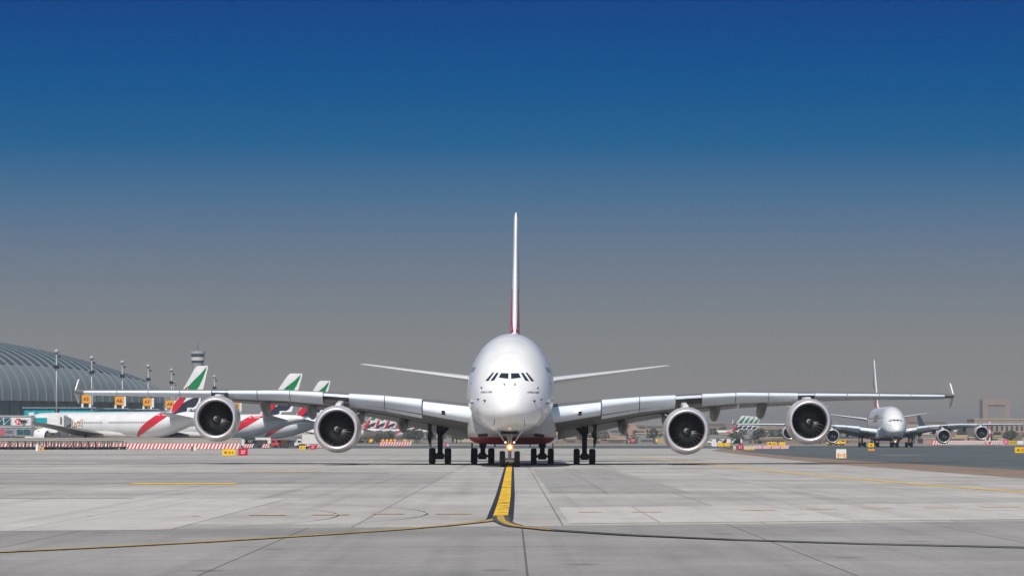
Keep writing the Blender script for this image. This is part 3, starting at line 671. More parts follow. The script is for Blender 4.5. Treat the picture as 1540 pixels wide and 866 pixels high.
# painted lines
def pline_mat(name, c, wear=.35, sc=3):
    return mat(name, c, .7, noise=wear, nscale=sc)
LY = pline_mat('yellow_line_paint', (.82,.5,.015), .35); LYF = pline_mat('worn_yellow_paint', (.55,.43,.27), .3); LB = pline_mat('black_line_border', (.012,.014,.03), .5)
LDK = pline_mat('dark_worn_line', (.07,.07,.065), .3)
def strip(name, pts, w, z, m, side=0, label=None):
    """ribbon of given width along a smooth path"""
    v = []; P = [Vector((a, b)) for a, b in pts]; ws = w if isinstance(w, (list, tuple)) else [w]*len(P)
    for i, p in enumerate(P):
        t = (P[min(i+1, len(P)-1)] - P[max(i-1, 0)]).normalized(); nrm = Vector((-t.y, t.x))
        v.append((p.x - nrm.x*ws[i]/2 + nrm.x*side, p.y - nrm.y*ws[i]/2 + nrm.y*side, z)); v.append((p.x + nrm.x*ws[i]/2 + nrm.x*side, p.y + nrm.y*ws[i]/2 + nrm.y*side, z))
    me = bpy.data.meshes.new(name); me.from_pydata(v, [], [(2*i, 2*i+2, 2*i+3, 2*i+1) for i in range(len(P)-1)]); me.update()
    if me.polygons[0].normal.z < 0: me.flip_normals()
    return tag(link(name, me, m), kind='structure')
main = [(-.22,253),(-.24,200),(-.25,160),(-.26,130),(-.29,108),(-.32,96),(-.33,90),(-.36,86)]
main = [(-.1,320),(-.2,270)] + main
strip('centreline_border', main, .74, .016, LB); strip('centreline_paint', main, .42, .020, LY)
left = [(-.30,93),(-.42,88.6),(-.75,86),(-1.5,82.6),(-2.73,78.3),(-4.79,72.9),(-6.6,68.7),(-8.3,65.4),(-9.9,62.7),(-14,57)]
right = [(-.34,92),(-.28,87),(-.12,83.5),(.12,81),(.96,77.7),(2.7,73.6),(4.75,70.4),(7.3,67.6),(10.46,65.2),(14,63)]
strip('left_turn_line_border', left, .36, .024, LDK); strip('left_turn_line_paint', left, .23, .028, mat('ochre_line_paint', (.5,.31,.05), .7, noise=.35, nscale=2))
strip('right_turn_line_border', right, .46, .032, LDK); strip('right_turn_line_paint', right[:5], .2, .036, MATS['ochre_line_paint'])
strip('far_yellow_line', [(15.5,420),(16.4,340),(17.3,290),(18.2,206),(19.7,157.7),(21.2,134),(24,110)], .45, .016, LY)
strip('far_yellow_line', [(-.1,560),(17.3,300),(8,420)][::-2], .2, .024, LYF)
for px0, px1, py in ((195,300,727.5),(300,355,727.5),(370,480,708.5)):
    d = gd(py); strip('yellow_dash', [(gx(px0,d),d),(gx(px1,d),d)], 1.7*d*d/10723, .020, LYF if py < 720 else LY)
for px0, px1, py in ((375,430,774.5),(470,525,774),(560,608,772.5),(655,708,772.5),(1115,1165,767.3),(1205,1258,765.5),(1300,1340,764.5),(1390,1440,763.5),(1475,1532,762.5),(870,905,770),(950,995,770),(132,140,776),(290,300,776)):
    d = gd(py); strip('faint_yellow_dash', [(gx(px0,d),d),(gx(px1,d),d)], 1.1*d*d/10723, .020, LYF)
rs_ = random.Random(5); crk = mat('paint_crack', (.16,.13,.08), .8)
for i in range(34):
    y = 86 + 130*rs_.random()**1.6; x = -.33 + (y-86)*.0009 + rs_.uniform(-.12,.12); wd_ = rs_.uniform(.08,.2)
    strip('paint_crack', [(x-wd_, y), (x, y+rs_.uniform(-.5,.5)), (x+wd_, y+rs_.uniform(-.5,.5))], rs_.uniform(.15,.4)*y/110, .0225, crk)
# black tyre arcs left of the centreline
for cx, cy, r, a0, a1 in ((-12,92,7,-60,70),(-9.5,95,7,-70,60)):
    strip('tyre_mark', [(cx+r*math.cos(R(a)), cy+r*2.2*math.sin(R(a))) for a in range(a0, a1, 6)], .06, .040, mat('tyre_mark', (.37,.36,.345), .8))
for y in (135, 158, 176): strip('joint_seal', [(-60,y),(28,y+.6)], .1, .024, mat('pale_sealant', (.5,.5,.5), .8))
strip('joint_shadow_strip', [(-75,287),(-30,288),(29,286)], 3.2, .016, mat('joint_shadow_dark', (.13,.13,.13), .8))  # dark strip along a pavement line, its colour also deepens the wing shadow
for y, x0, x1 in ((210,-60,-8),(118,-50,-14),(330,-90,10)): strip('stained_band', [(x0,y),(x1,y+2)], y*y*1.6/10723, .014, mat('stained_concrete', (.3,.3,.3), .85, noise=.2, nscale=.2))
# red-white taxi marking at right
for i in range(7):
    d = gd(684.5); x0 = gx(1320+i*12, d); strip('painted_edge_mark', [(x0,d+i*1.2),(x0+gx(782,d),d+i*1.2+1)], 2.6, .012, MATS['plain_white_paint'] if i % 2 else mat('faded_red_paint', (.4,.2,.22), .7))

# =================================================================== LEFT: concourse, gate lounges, masts
def concourse():
    root = thing('concourse_building', 'long curved grey-blue glass vault of the airport concourse behind the parked airliners', 'terminal building')
    # tube: axis direction, foot line on the camera-right side
    ax = Vector((.52, .854)); ac = Vector((-.854, .52))      # along, across (from visible foot towards the hidden foot)
    d_end = 1330; foot_end = Vector((gx(262, d_end), d_end))
    hw, ht, base = 62, 43, 0; ZB = 17.0
    def p(s, u, grow=0):       # s metres before the far end, u 0..1 across
        k = 1 - .25*max(0, 1 - s/90)**2
        th = PI*u; c = (1-math.cos(th))
        e = .78
        z = ZB + (ht*k-ZB+grow)*math.sin(th)**e if 0 < u < 1 else ZB
        q = foot_end - ax*s + ac*(hw*c + (1-k)*20 - grow*math.cos(th))
        return (q.x, q.y, z)
    nu = 40; ns = 40; LEN = 420; vs = []; fs = []
    for i in range(ns+1):
        for j in range(nu+1): vs.append(p(LEN*i/ns, j/nu))
    for i in range(ns):
        for j in range(nu): a = i*(nu+1)+j; fs.append((a, a+1, a+nu+2, a+nu+1))
    fs.append(tuple(range(nu+1)))
    m = mat('vault_cladding', (.15,.188,.212), .6, noise=.08, nscale=.02)
    MB().add(vs, fs).build('vault_roof', m, root, True, 60)
    rib = mat('vault_rib', (.2,.237,.262), .6); dk = mat('vault_skylight', (.055,.08,.1), .4)
    for k in range(72):
        s0 = 3 + k*5.2; mb = MB(); rs = []
        for j in range(25):
            u = .0 + .5*j/24; a = Vector(p(s0, u, .25)); b = Vector(p(s0+.7, u, .25)); a2 = Vector(p(s0, u, -.3)); b2 = Vector(p(s0+.7, u, -.3)); rs.append([a, b, b2, a2])
        mb.rings(rs).build('roof_rib', rib, root, True, 40)
        rs = []
        for j in range(9):
            u = .15 + .25*j/8; a = Vector(p(s0+1.5, u, .25)); b = Vector(p(s0+4.2, u, .25)); a2 = Vector(p(s0+1.5, u, -.3)); b2 = Vector(p(s0+4.2, u, -.3)); rs.append([a, b, b2, a2])
        MB().rings(rs).build('skylight', dk, root)
    gl = mat('facade_glass', (.11,.165,.19), .4, noise=.15, nscale=.2)
    q0 = Vector(p(0, 0)); q1 = Vector(p(LEN, 0)); mb = MB(); n2 = Vector((ac.x, ac.y, 0))
    a = q0 - n2*0; b = q1 - n2*0
    mb.add([(a.x,a.y,0),(b.x,b.y,0),(b.x,b.y,17),(a.x,a.y,17),(a.x+n2.x*124,a.y+n2.y*124,0),(a.x+n2.x*124,a.y+n2.y*124,17)], [(0,1,2,3),(0,3,5,4)])
    mb.build('facade_glass', gl, root)
    mb = MB()
    for k in range(60):
        q = a.lerp(b, k/60); mb.box(q.x-.2, q.x+.2, q.y-1.0, q.y-.6, 0, 17)
    mb.build('facade_mullions', mat('mullion_grey', (.16,.19,.21), .5), root)
concourse()

def lounge(px0, px1, d, z0, z1, zt, label, sign=None, spx=None):
    x0, x1 = gx(px0, d), gx(px1, d); cx = (x0+x1)/2; hw = (x1-x0)/2
    r = thing('gate_lounge', label, 'gate building', (cx, d, 0), 0, 'gate lounge blocks along the concourse')
    MB().box(-hw, hw, 0, 18, 0, z0).build('wall', PWHITE, r, bevel=.15)
    MB().box(-hw+.2, hw-.2, .15, 17.8, z0+.003, z1).build('teal_window_band', TEAL, r)
    MB().box(-hw-.3, hw+.3, -.4, 18.2, z1+.003, zt).build('roof_slab', mat('roof_grey', (.4,.42,.45), .6), r)
    n = int(hw*2/1.6); mb = MB()
    for i in range(n+1): x = -hw+.25+(2*hw-.5)*i/n; mb.box(x-.05, x+.05, .02, .14, z0+.01, z1-.01)
    mb.build('window_mullions', mat('mullion_teal', (.02,.13,.15), .5), r)
    for i in range(3): MB().box(-hw*.6+i*hw*.5, -hw*.6+i*hw*.5+.9, -.06, 0, 5, 6.9).build('wall_vent', mat('vent_grey', (.2,.2,.2), .6), r)
    return r
D0 = 905
lounge(35, 84, D0, 6.2, 10.85, 11.05, 'gate block with tall teal glass front behind the leftmost mast')
lounge(88, 143, D0, 9.75, 10.85, 11.05, 'white gate block with teal band carrying the A5 gate sign')
lounge(146, 192, D0+25, 9.75, 10.85, 11.05, 'white gate block with teal band carrying the A6 gate sign')
lounge(194.5, 238, D0+50, 9.8, 10.85, 11.05, 'white gate block with teal band carrying the A7 gate sign')
lounge(240.5, 284, D0+80, 9.8, 10.85, 11.05, 'white gate block with teal band partly hidden by the nearest parked tail')
lounge(286, 336, D0+110, 9.8, 10.85, 11.05, 'white gate block with teal band hidden behind the left outer engine')
INKP = mat('sign_purple_black', (.06,.03,.09), .6)
for px, d, txt, py0, py1 in ((128.3,D0,'A5',593.5,606),(178.3,D0+25,'A6',596,608.5),(220.5,D0+50,'A7',598.5,610),(254.5,D0+80,'A8',602,613),(295,D0+110,'A9',603,614),(353,D0+110,'A10',604,616)):
    z0, z1 = gz(py1, d), gz(py0, d); hw = gx(770+6.3, d); x = gx(px, d)
    r = thing('gate_sign', f'orange gate sign reading {txt} on two white posts on the gate roof', 'sign', (x, d+1.5, 11.05 if px < 340 else 0), 0, 'orange gate signs')
    b = r.location.z
    MB().box(-hw, hw, 0, .5, z0-b, z1-b).build('sign_board', ORG, r, bevel=.05)
    MB().box(hw+.05, hw+.75, .1, .6, z0-b-.4, z1-b).build('sign_side', PWHITE, r)
    for s_ in (-1, 1): MB().box(s_*hw*.9-.28, s_*hw*.9+.28, .15, .6, 0, z0-b).build('post', PWHITE, r)
    sign_text(txt, (z1-z0)*.62, (0, -.03, (z0+z1)/2-b-.05), INKP, r, hw*1.35)

def mast(px, ptop, d, label):
    x = gx(px, d); top = gz(ptop, d)
    r = thing('light_mast', label, 'light mast', (x, d, 0), 0, 'floodlight masts along the apron')
    MB().tube((0,0,0),(0,0,top-.8),.25,.17,14).build('pole', POLE, r, True)
    MB().lathe([(-.6,.02),(-.5,.4),(-.2,.62),(.2,.62),(.45,.4),(.58,.02)], (0,0,top-.7), 'z', 16).build('globe', mat('globe_white', (.38,.38,.38), .5), r, True)
    g = MB(); g.lathe([(-.1,.6),(.1,.6)], (0,0,top-4.3), 'z', 16, cap0=True, cap1=True)
    for i in range(6):
        a = i*PI/3; g.box(.55*math.cos(a)-.2, .55*math.cos(a)+.2, .55*math.sin(a)-.2, .55*math.sin(a)+.2, top-5.1, top-4.5)
    g.build('floodlight_ring', GEAR, r)
    MB().box(.3,.95,-.2,.2,top-2.3,top-1.8).build('camera_box', GEAR, r)
    return r
for px, pt, d, lab in ((85,524,823,'tallest-looking floodlight mast, leftmost, standing in front of the glass vault'),(138,534,889,'second floodlight mast from the left, rising behind the A5 sign'),
        (184,541,942,'third floodlight mast from the left, rising beside the A6 sign'),(223,547,992,'fourth floodlight mast from the left, right above the end of the vault'),
        (258,553,1045,'fifth floodlight mast from the left, left of the nearest green tail'),(261.5,572,1400,'short distant floodlight mast below and just right of the fifth one'),(322.5,563,1150,'floodlight mast just right of the nearest green tail')):
    mast(px, pt, d, lab)

d = 1500; x = gx(297.5, d)
r = thing('control_tower', 'hazy airport control tower with two glazed bands rising behind the nearest green tail', 'control tower', (x, d, 0))
cw = mat('tower_concrete', (.34,.35,.36), .7)
MB().lathe([(0,2.2),(gz(562,d),1.95)], n=20, axis='z', cap0=True, cap1=True).build('shaft', cw, r, True, 40)
MB().lathe([(gz(562,d),2.0),(gz(552,d),2.5),(gz(548,d),2.9),(gz(546,d),3.0),(gz(546,d),.1)], n=24, axis='z').build('lower_collar', cw, r, True, 30)
MB().lathe([(gz(546,d),2.7),(gz(542,d),2.95)], n=24, axis='z', cap1=True).build('lower_glazing', mat('tower_glass', (.03,.07,.12), .15), r, True, 30)
MB().lathe([(gz(542,d),3.1),(gz(537,d),3.2),(gz(537,d),.1)], n=24, axis='z').build('middle_deck', mat('tower_pale', (.6,.58,.55), .7), r, True, 30)
MB().lathe([(gz(537,d),2.95),(gz(532,d),3.25)], n=24, axis='z', cap1=True).build('cab_glazing', MATS['tower_glass'], r, True, 30)
MB().lathe([(gz(532,d),3.4),(gz(528,d),3.35),(gz(527.5,d),.1)], n=24, axis='z').build('cab_roof', cw, r, True, 30)
MB().tube((0,0,gz(528,d)),(0,0,gz(511,d)),.12,.04,6).build('antenna', GEAR, r)

# jet bridges
HEXR = mat('emblem_red', (.65,.03,.05), .5)
def emblem(parent, cx, cy, cz, hw, hh, y):
    mb = MB()
    for pts in ([(-1,0),(-.5,1),(-.5,-1)],[(1,0),(.5,1),(.5,-1)],[(-.5,1),(.5,1),(0,0)],[(-.5,-1),(.5,-1),(0,0)]):
        mb.prism([(cx+a*hw, cz+b*hh) for a, b in pts], 'y', y-.05, y)
    return mb.build('hexagon_emblem', HEXR, parent)
def bridge(px0, px1, py0, py1, d, label, panel, pc, glass, name, text, tm):
    x0, x1, z0, z1 = gx(px0,d), gx(px1,d), gz(py1,d), gz(py0,d)
    r = thing('jet_bridge', label, 'jet bridge', (x0, d, 0), 0, 'boarding bridges at the gates'); w_ = x1-x0; hh = z1-z0
    MB().box(0, w_, 0, 4, z0, z1).build('tunnel', PWHITE, r, bevel=.12)
    a, b = gx(panel[0],d)-x0, gx(panel[1],d)-x0
    MB().box(a, b, -.12, -.003, z0+.25, z1-.25).build('advert_panel', pc, r)
    h = hh*.30; ex = a+(b-a)*.36
    emblem(r, ex, 0, (z0+z1)/2, h*1.35, h, -.13)
    sign_text(text, hh*.5, (a+(b-a)*.72, -.14, (z0+z1)/2), tm, r, (b-a)*.36)
    for g0, g1 in glass:
        g0, g1 = gx(g0,d)-x0, gx(g1,d)-x0
        wn = MB().box(g0, g1, -.1, -.003, z0+.3, z1-.3).build('side_window', TEALD, r)
        n = max(2, int((g1-g0)/1.4)); fr = MB()
        for i in range(n+1): xx = g0+(g1-g0)*i/n; fr.box(xx-.07, xx+.07, -.18, -.104, z0+.3, z1-.3)
        for i in range(n): xx = g0+(g1-g0)*i/n; fr.tube((xx,-.14,z0+.35),(xx+(g1-g0)/n,-.14,z1-.35),.05,None,6)
        fr.build('window_frame', MATS['vent_grey'] if 'lower' in name else PWHITE, wn)
    for xx in (w_*.15, w_*.82):
        MB().tube((xx,2,0),(xx,2,z0),.35,None,10).build('support_column', GEARL, r)
    MB().box(-.1, w_+.1, -.2, 4.2, z1+.003, z1+.25).build('roof_edge', mat('roof_grey', (.4,.42,.45), .6), r)
    return r
DB = 722
bridge(-30, 47, 626, 641, DB, 'upper boarding bridge at the left edge with white panel and red hexagon', (18,46), mat('panel_white', (.72,.72,.72), .4), ((-28,17),), 'upper', 'HSBC', INK)
bridge(-30, 47, 643, 656, DB-14, 'lower boarding bridge at the left edge with grey panel and red hexagon', (-8,23.5), mat('panel_grey', (.25,.27,.32), .4), ((25,46),), 'lower', 'HSBC', INK)
d = 756
r = thing('jet_bridge', 'boarding bridge with teal window and white cab reaching the nearest parked airliner', 'jet bridge', (gx(50,d), d, 0), 0, 'boarding bridges at the gates')
def q(px): return gx(px, d) - gx(50, d)
MB().box(0, q(84), 0, 4, gz(641,d), gz(626,d)).build('tunnel', PWHITE, r, bevel=.12)
wn = MB().box(q(51), q(70), -.1, -.003, gz(639.5,d), gz(628,d)).build('side_window', TEAL, r)
mb = MB()
for i in range(6): mb.box(q(51+i*3.8)-.06, q(51+i*3.8)+.06, -.18, -.104, gz(639.5,d), gz(628,d))
mb.build('window_frame', MATS['mullion_teal'], wn)
MB().lathe([(gz(644,d),2.2),(gz(624,d),2.2),(gz(623,d),1.8)], (q(86),2,0), 'z', 20, cap0=True, cap1=True).build('rotunda', PWHITE, r, True, 30)
MB().box(q(88), q(96), 0, 4, gz(643,d), gz(625,d)).build('cab', PWHITE, r, bevel=.1)
MB().box(q(90), q(93), -.06, 0, gz(638,d), gz(627,d)).build('cab_window', WIND, r)
rs = [[(q(96.1)+i*.4, 0, gz(643,d)+i*.25),(q(96.1)+i*.4, 4, gz(643,d)+i*.25),(q(96.1)+i*.4, 4, gz(625,d)-i*.15),(q(96.1)+i*.4, 0, gz(625,d)-i*.15)] for i in range(5)]
MB().rings(rs).build('folding_canopy', mat('canopy_grey', (.18,.19,.22), .8), r)
MB().box(q(72), q(95), 0, 3, gz(645.5,d), gz(642.5,d)).build('walkway', RUB, r)
MB().tube((q(86),2,0),(q(86),2,gz(644,d)),.5,None,10).build('support_column', GEARL, r)
MB().box(-.9, 0.3, -1, 0, 0, gz(620,d)).build('lift_frame', PWHITE, r)
# =================================================================== small apron objects
def striped_barrier(x, y, w_, h, m1, m2, slant=.5, n=4, rz=0, base=.1):
    mb = MB(); k = w_/n
    for i in range(n):
        for j, mi in ((0, 0), (.5, 1)):
            a0 = -w_/2 + (i+j)*k; a1 = a0 + k*.5
            mb.add([(a0,-.15,base),(a1,-.15,base),(a1+slant,-.1,h),(a0+slant,-.1,h),(a0,.15,base),(a1,.15,base),(a1+slant,.1,h),(a0+slant,.1,h)],
                   [(0,1,2,3),(5,4,7,6),(4,0,3,7),(1,5,6,2),(3,2,6,7),(4,5,1,0)], mi)
    o = mb.build('striped_board', [m1, m2]); mb2 = MB()
    for s_ in (-1, 1): mb2.box(s_*w_*.35-.25, s_*w_*.35+.25, -.35, .35, 0, base)
    f = mb2.build('foot', RUB)
    return o, f
o_, f_ = striped_barrier(0, 0, 3.0, 1.25, BRED, PWHITE)
bproto = thing('barrier', '', 'barrier'); o_.parent = bproto; f_.parent = bproto
first = True
def barrier(x, y, label, group, s=1, rz=0):
    global first
    o = bproto if first else copy_tree(bproto); first = False
    o.location = (x, y, 0); o.scale = (s, 1, s); o.rotation_euler = (0, 0, rz); tag(o, label, 'barrier', group); return o
for i in range(17):
    x = gx(2, 690) + i*3.05; barrier(x, 690, 'red and white slant-striped barrier in the long row in front of the gates', 'striped barriers in front of the gates')
for i in range(6):
    barrier(gx(365, 800)+i*4.6, 815, 'red and white barrier in the row beneath the second and third parked tails', 'barriers beneath the far parked tails', .8)
for i in range(3):
    barrier(gx(577, 1010)+i*3.3, 1010, 'red and white barrier in the short row seen under the left wing', 'barriers under the left wing', 1.1)
for i in range(4):
    barrier(gx(1138, 720)+i*2.0, 720, 'small red and white barrier beside the yellow signs right of the inner engine', 'barriers by the right yellow signs', .62)
for i in range(28):
    barrier(gx(1408, 1180)+i*.9*1.0, 1180+i*.5, 'red and white fence barrier behind the right engines of the smaller airliner', 'fence barriers far right', 1.35) if i % 1 == 0 else None
# upright red-white marker posts
for px, d, pt in ((1482.5,1150,640),(1488.5,1150,634)):
    r = thing('marker_post', f'tall red and white banded marker post far right, {"left" if px < 1485 else "right"} one of the pair', 'post', (gx(px,d), d, 0))
    hh = gz(pt, d)
    for i in range(6): MB().tube((0,0,hh*i/6),(0,0,hh*(i+1)/6-.01),.28,None,8).build('band', [BRED, PWHITE][i % 2], r)
# baggage dollies
def dolly(root, seed):
    rr = random.Random(seed)
    MB().box(-1.7,1.7,-.8,.8,.45,.62).build('deck', RUB, root)
    fr = MB()
    for s_ in (-1, 1):
        fr.tube((s_*1.62,-.72,.6),(s_*1.62,-.72,1.75),.05,None,6); fr.tube((s_*1.62,.72,.6),(s_*1.62,.72,1.75),.05,None,6)
    fr.tube((-1.62,-.72,1.75),(1.62,-.72,1.75),.05,None,6); fr.tube((1.7,0,.5),(2.6,0,.35),.05,None,6)
    fr.build('frame', GEAR, root)
    for a in (-1.2, 1.2):
        for b in (-.65, .65): MB().lathe([(-.12,.1),(-.12,.3),(.12,.3),(.12,.1)], (a,b,.3), 'y', 14, cap0=True, cap1=True).build('wheel', TYRE, root)
dp = thing('baggage_dolly', '', 'dolly'); dolly(dp, 1)
labs = 'dark baggage dolly parked in the row before the red and white barriers'
for i in range(34):
    o = dp if i == 0 else copy_tree(dp)
    o.location = (gx(2, 765) + i*(1.25 if 0 else 1.0)*.98*3.0*.3 + (i*.0), 765 - (i % 2)*1.8, 0)
    o.location.x = gx(3 + i*5.3, 682); o.location.y = 683 - (i % 2)*1.8; o.rotation_euler = (0, 0, R(random.uniform(-25, 25)))
    tag(o, labs, 'dolly', 'baggage dollies in front of the gates')
r = thing('blast_wall', 'low beige concrete wall behind the long row of striped barriers', 'wall', (gx(0,700), 700, 0))
ww_ = gx(348,700)-gx(-15,700)
MB().box(-2, ww_, 0, .5, 0, 2.35).build('wall', mat('wall_concrete', (.33,.31,.28), .8, noise=.1, nscale=.3), r, bevel=.04)
MB().box(-2.1, ww_+.1, -.08, .58, 2.353, 2.5).build('coping', mat('coping_concrete', (.4,.38,.35), .8), r)
# people-sized equipment: generic truck / van / tug builders
def van(name, label, x, y, rz, body, L_=5, Hh=2.2, cat='van', group=None, box=None):
    r = thing(name, label, cat, (x, y, 0), rz, group); h = L_/2
    MB().prism([(-h,.45),(h,.45),(h,Hh*.95),(h-.2,Hh),(-h+1.3,Hh),(-h+.6,Hh*.6),(-h,Hh*.52)] if not box else [(-h,.45),(h,.45),(h,.9),(-h+1.9,.9),(-h+1.9,2.2),(-h+.7,2.2),(-h+.2,1.3),(-h,1.2)], 'y', -.95, .95).build('body', body, r, bevel=.08)
    MB().prism([(-h+.68,Hh*.62),(-h+1.28,Hh*.92),(-h+1.32,Hh*.92),(-h+.75,Hh*.62)] if not box else [(-h+.28,1.35),(-h+.72,2.1),(-h+.8,2.1),(-h+.4,1.35)], 'y', -.97, .97).build('windscreen', GLASS, r)
    MB().box(-h+1.1+(0 if not box else -.2), -h+(2.2 if not box else 1.7), -.965, .965, 1.3, 1.85).build('side_window', GLASS, r)
    if box: MB().box(-h+2.0, h, -1.1, 1.1, .95, Hh).build('cargo_box', box, r, bevel=.06)
    for a in (-h+.9, h-.9):
        for b in (-.8, .8): MB().lathe([(-.14,.1),(-.16,.32),(-.12,.4),(.12,.4),(.16,.32),(.14,.1)], (a,b,.4), 'y', 16, cap0=True, cap1=True).build('wheel', TYRE, r, True, 40)
    return r
CREAM = mat('cream_paint', (.62,.55,.42), .5); OCH = mat('ochre_vehicle', (.75,.42,.02), .4)
van('service_van', 'small white service van standing under the nearest parked airliner', gx(352,800), 800, .2, PWHITE)
van('catering_truck', 'white box truck under the third parked tail, left of the inner engine', gx(462,830), 830, 0, PWHITE, 6.5, 3.4, 'truck', box=PWHITE)
van('service_van', 'orange van behind the barriers under the third parked tail', gx(423,850), 850, 0, ORG, 4.6, 2.0)
van('service_van', 'dark van parked under the tail of the second parked airliner', gx(388,830), 830, 0, RUB, 4.8, 2.0)
van('catering_truck', 'red and white box truck under the tail of the second parked airliner', gx(402,840), 840, PI, BRED, 6, 2.6, 'truck', box=PWHITE)
van('service_van', 'small dark van between two barriers under the third parked tail', gx(440,835), 835, 0, RUB, 4.8, 1.9)
for px in (576, 582, 588, 594, 609):
    r = thing('marker_drum', 'orange drum behind the short row of barriers under the left wing', 'drum', (gx(px,1025), 1025, 0), 0, 'orange drums under the left wing')
    MB().lathe([(0,.5),(1.6,.5),(2.0,.42),(2.2,.2)], axis='z', n=14, cap0=True, cap1=True).build('drum', ORG, r, True, 40)
    MB().lathe([(.9,.53),(1.2,.53)], axis='z', n=14).build('pale_band', PWHITE, r, True)
for px, cm, nm in ((559,OCH,'ochre car left of the barriers under the left wing'),(918,ORG,'orange van right of the right wing landing gear, far across the taxiway'),(951,BRED,'red van far across the taxiway under the right wing'),(957,YEL,'yellow van just right of the red van under the right wing'),
        (989,OCH,'ochre van nearest the right inner engine, far across the taxiway'),(941,RUB,'dark van left of the red van under the right wing'),(1398,OCH,'ochre van far right behind the inner engine of the smaller airliner'),(1502,OCH,'ochre loader far right beyond the fence'),(1527,OCH,'ochre tipper far right above the yellow sign')):
    d = 1650 if px < 1300 else 1600
    van('service_van', nm, gx(px,d), d, R(90)+random.uniform(-.3,.3), cm, 4.4, 2.2)
for px in (1070, 1086, 1092, 1107, 1109):
    van('service_van', 'white van in the row far behind the right inner engine', gx(px,1450), 1450, 0, PWHITE, 4.0, 2.2, group='white vans right of the inner engine')
# location signs beside the taxiways
def gsign(x, d, wd, ht, bm, txt, tm, label, legs=.25, group=None, octo=False, tilt=0):
    r = thing('taxiway_sign', label, 'sign', (x, d, 0), tilt, group)
    if octo: MB().prism([(wd/2*math.cos(a), legs+ht/2+ht/2*math.sin(a)) for a in [PI/8+PI/4*i for i in range(8)]], 'y', -.08, .08).build('sign_face', bm, r)
    else: MB().box(-wd/2, wd/2, -.08, .08, legs, legs+ht).build('sign_face', bm, r, bevel=.02)
    for s_ in (-1, 1): MB().box(s_*wd*.33-.05, s_*wd*.33+.05, -.04, .04, 0, legs).build('leg', GEARL, r)
    if txt: sign_text(txt, ht*.62, (0, -.085, legs+ht*.46), tm, r, wd*.7 if len(txt) > 2 else None)
    return r
dd = 425
gsign(gx(344.5,dd), dd, 1.75, .82, YEL, 'M 10 A', INK, 'nearest yellow taxiway sign, left of a dark red one', .05)
gsign(gx(365.5,dd), dd, 1.25, .95, SRED, '27', mat('sign_white', (.75,.6,.65), .6), 'nearest dark red taxiway sign, right of a yellow one', .05)
dd = 640
gsign(gx(456,dd), dd, 1.6, .7, YEL, 'M 10', INK, 'yellow taxiway sign further away, below the inner left engine', .2)
gsign(gx(462,dd), dd, .5, .6, RUB, None, INK, 'small black sign panel between a yellow and a red sign below the inner left engine', .2)
gsign(gx(470.5,dd), dd, 1.2, .85, SRED, '27', MATS['sign_white'], 'red taxiway sign further away, below the inner left engine', .2)
dd = 900
gsign(gx(1074.5,dd), dd, 1.6, 1.0, PWHITE, None, INK, 'white sign panel left of two yellow panels, right of the inner right engine', .2)
gsign(gx(1084,dd), dd, 1.5, 1.0, YEL, None, INK, 'left yellow panel of the three-panel sign group right of the inner right engine', .2)
gsign(gx(1093.5,dd), dd, 1.5, 1.0, YEL, None, INK, 'yellow sign panel, rightmost of the three beside the inner right engine', .2)
dd = 800
gsign(gx(1161,dd), dd, 2.4, 1.0, YEL, 'M 12', INK, 'wide yellow sign above the small red and white barriers left of the outer right engine', .5)
gsign(gx(1176.5,dd), dd, 1.5, 1.0, YEL, None, INK, 'yellow sign right next to the outer right engine, above the small barriers', .5)
dd = 640
gsign(gx(1113.5,dd), dd, 1.25, 1.15, SRED, '21', MATS['sign_white'], 'dark red octagonal sign standing on pale blocks right of the inner right engine', .1, octo=True)
for px, w_ in ((1105,.5),(1122,.8),(1128,.8),(1133,.6)):
    r = thing('concrete_block', 'low cream block beside the red octagonal sign', 'block', (gx(px,dd), dd+.8, 0), 0, 'cream blocks beside the octagonal sign')
    MB().box(-w_/2, w_/2, -.3, .3, 0, .85).build('block', CREAM, r, bevel=.04)
    MB().box(-w_/2+.05, w_/2-.05, -.33, -.303, .1, .3).build('orange_panel', ORG, r)
dd = 372
r = thing('barrier_block', 'white upright panel with orange legs beside the sand strip', 'barrier', (gx(1265,dd), dd, 0))
MB().box(-.58,.58,-.15,.15,.0,1.05).build('panel', PWHITE, r, bevel=.03)
for s_ in (-1, 1): MB().box(s_*.36-.1, s_*.36+.1, -.19, -.153, .0, .6).build('leg', ORG, r)
MB().box(-.3,.3,-.18,-.153,.3,.55).build('orange_bar', mat('pale_orange', (.8,.5,.3), .6), r)
dd = 600
r = thing('barrier_block', 'small white and orange equipment stand in front of the dark dollies at far left', 'equipment', (gx(60,dd), dd, 0))
MB().box(-.75,-.3,-.3,.3,0,1.25).build('panel', PWHITE, r); MB().box(-.25,.3,-.3,.3,.35,1.1).build('cabinet', GEARL, r); MB().box(-.2,.05,-.35,-.02,0,.4).build('orange_leg', ORG, r); MB().box(.4,.75,-.3,.3,0,.8).build('orange_panel', ORG, r)
dd = 700
gsign(gx(1310,dd), dd, 1.3, .85, YEL, 'M', INK, 'yellow sign in front of the left body wheels of the smaller airliner', .5)
gsign(gx(1310.5,dd-100), dd-100, 1.2, .32, ORG, None, INK, 'low orange marker board on the ground under the yellow sign before the smaller airliner', .05)
dd = 505
gsign(gx(1537,dd), dd, 2.3, .9, YEL, 'M 12 M', INK, 'large yellow taxiway sign cut by the right edge of the picture', .05, tilt=R(8))
dd = 1050
gsign(gx(1512.5,dd), dd, 1.6, 1.5, mat('pink_sign', (.75,.1,.25), .5), '9', PWHITE, 'pinkish red sign left of a yellow and white panel at far right', .5)
gsign(gx(1523,dd), dd, 2.6, 1.2, mat('olive_yellow', (.6,.45,.01), .5), 'A12', INK, 'olive yellow sign between the pink sign and the white panel at far right', .5)
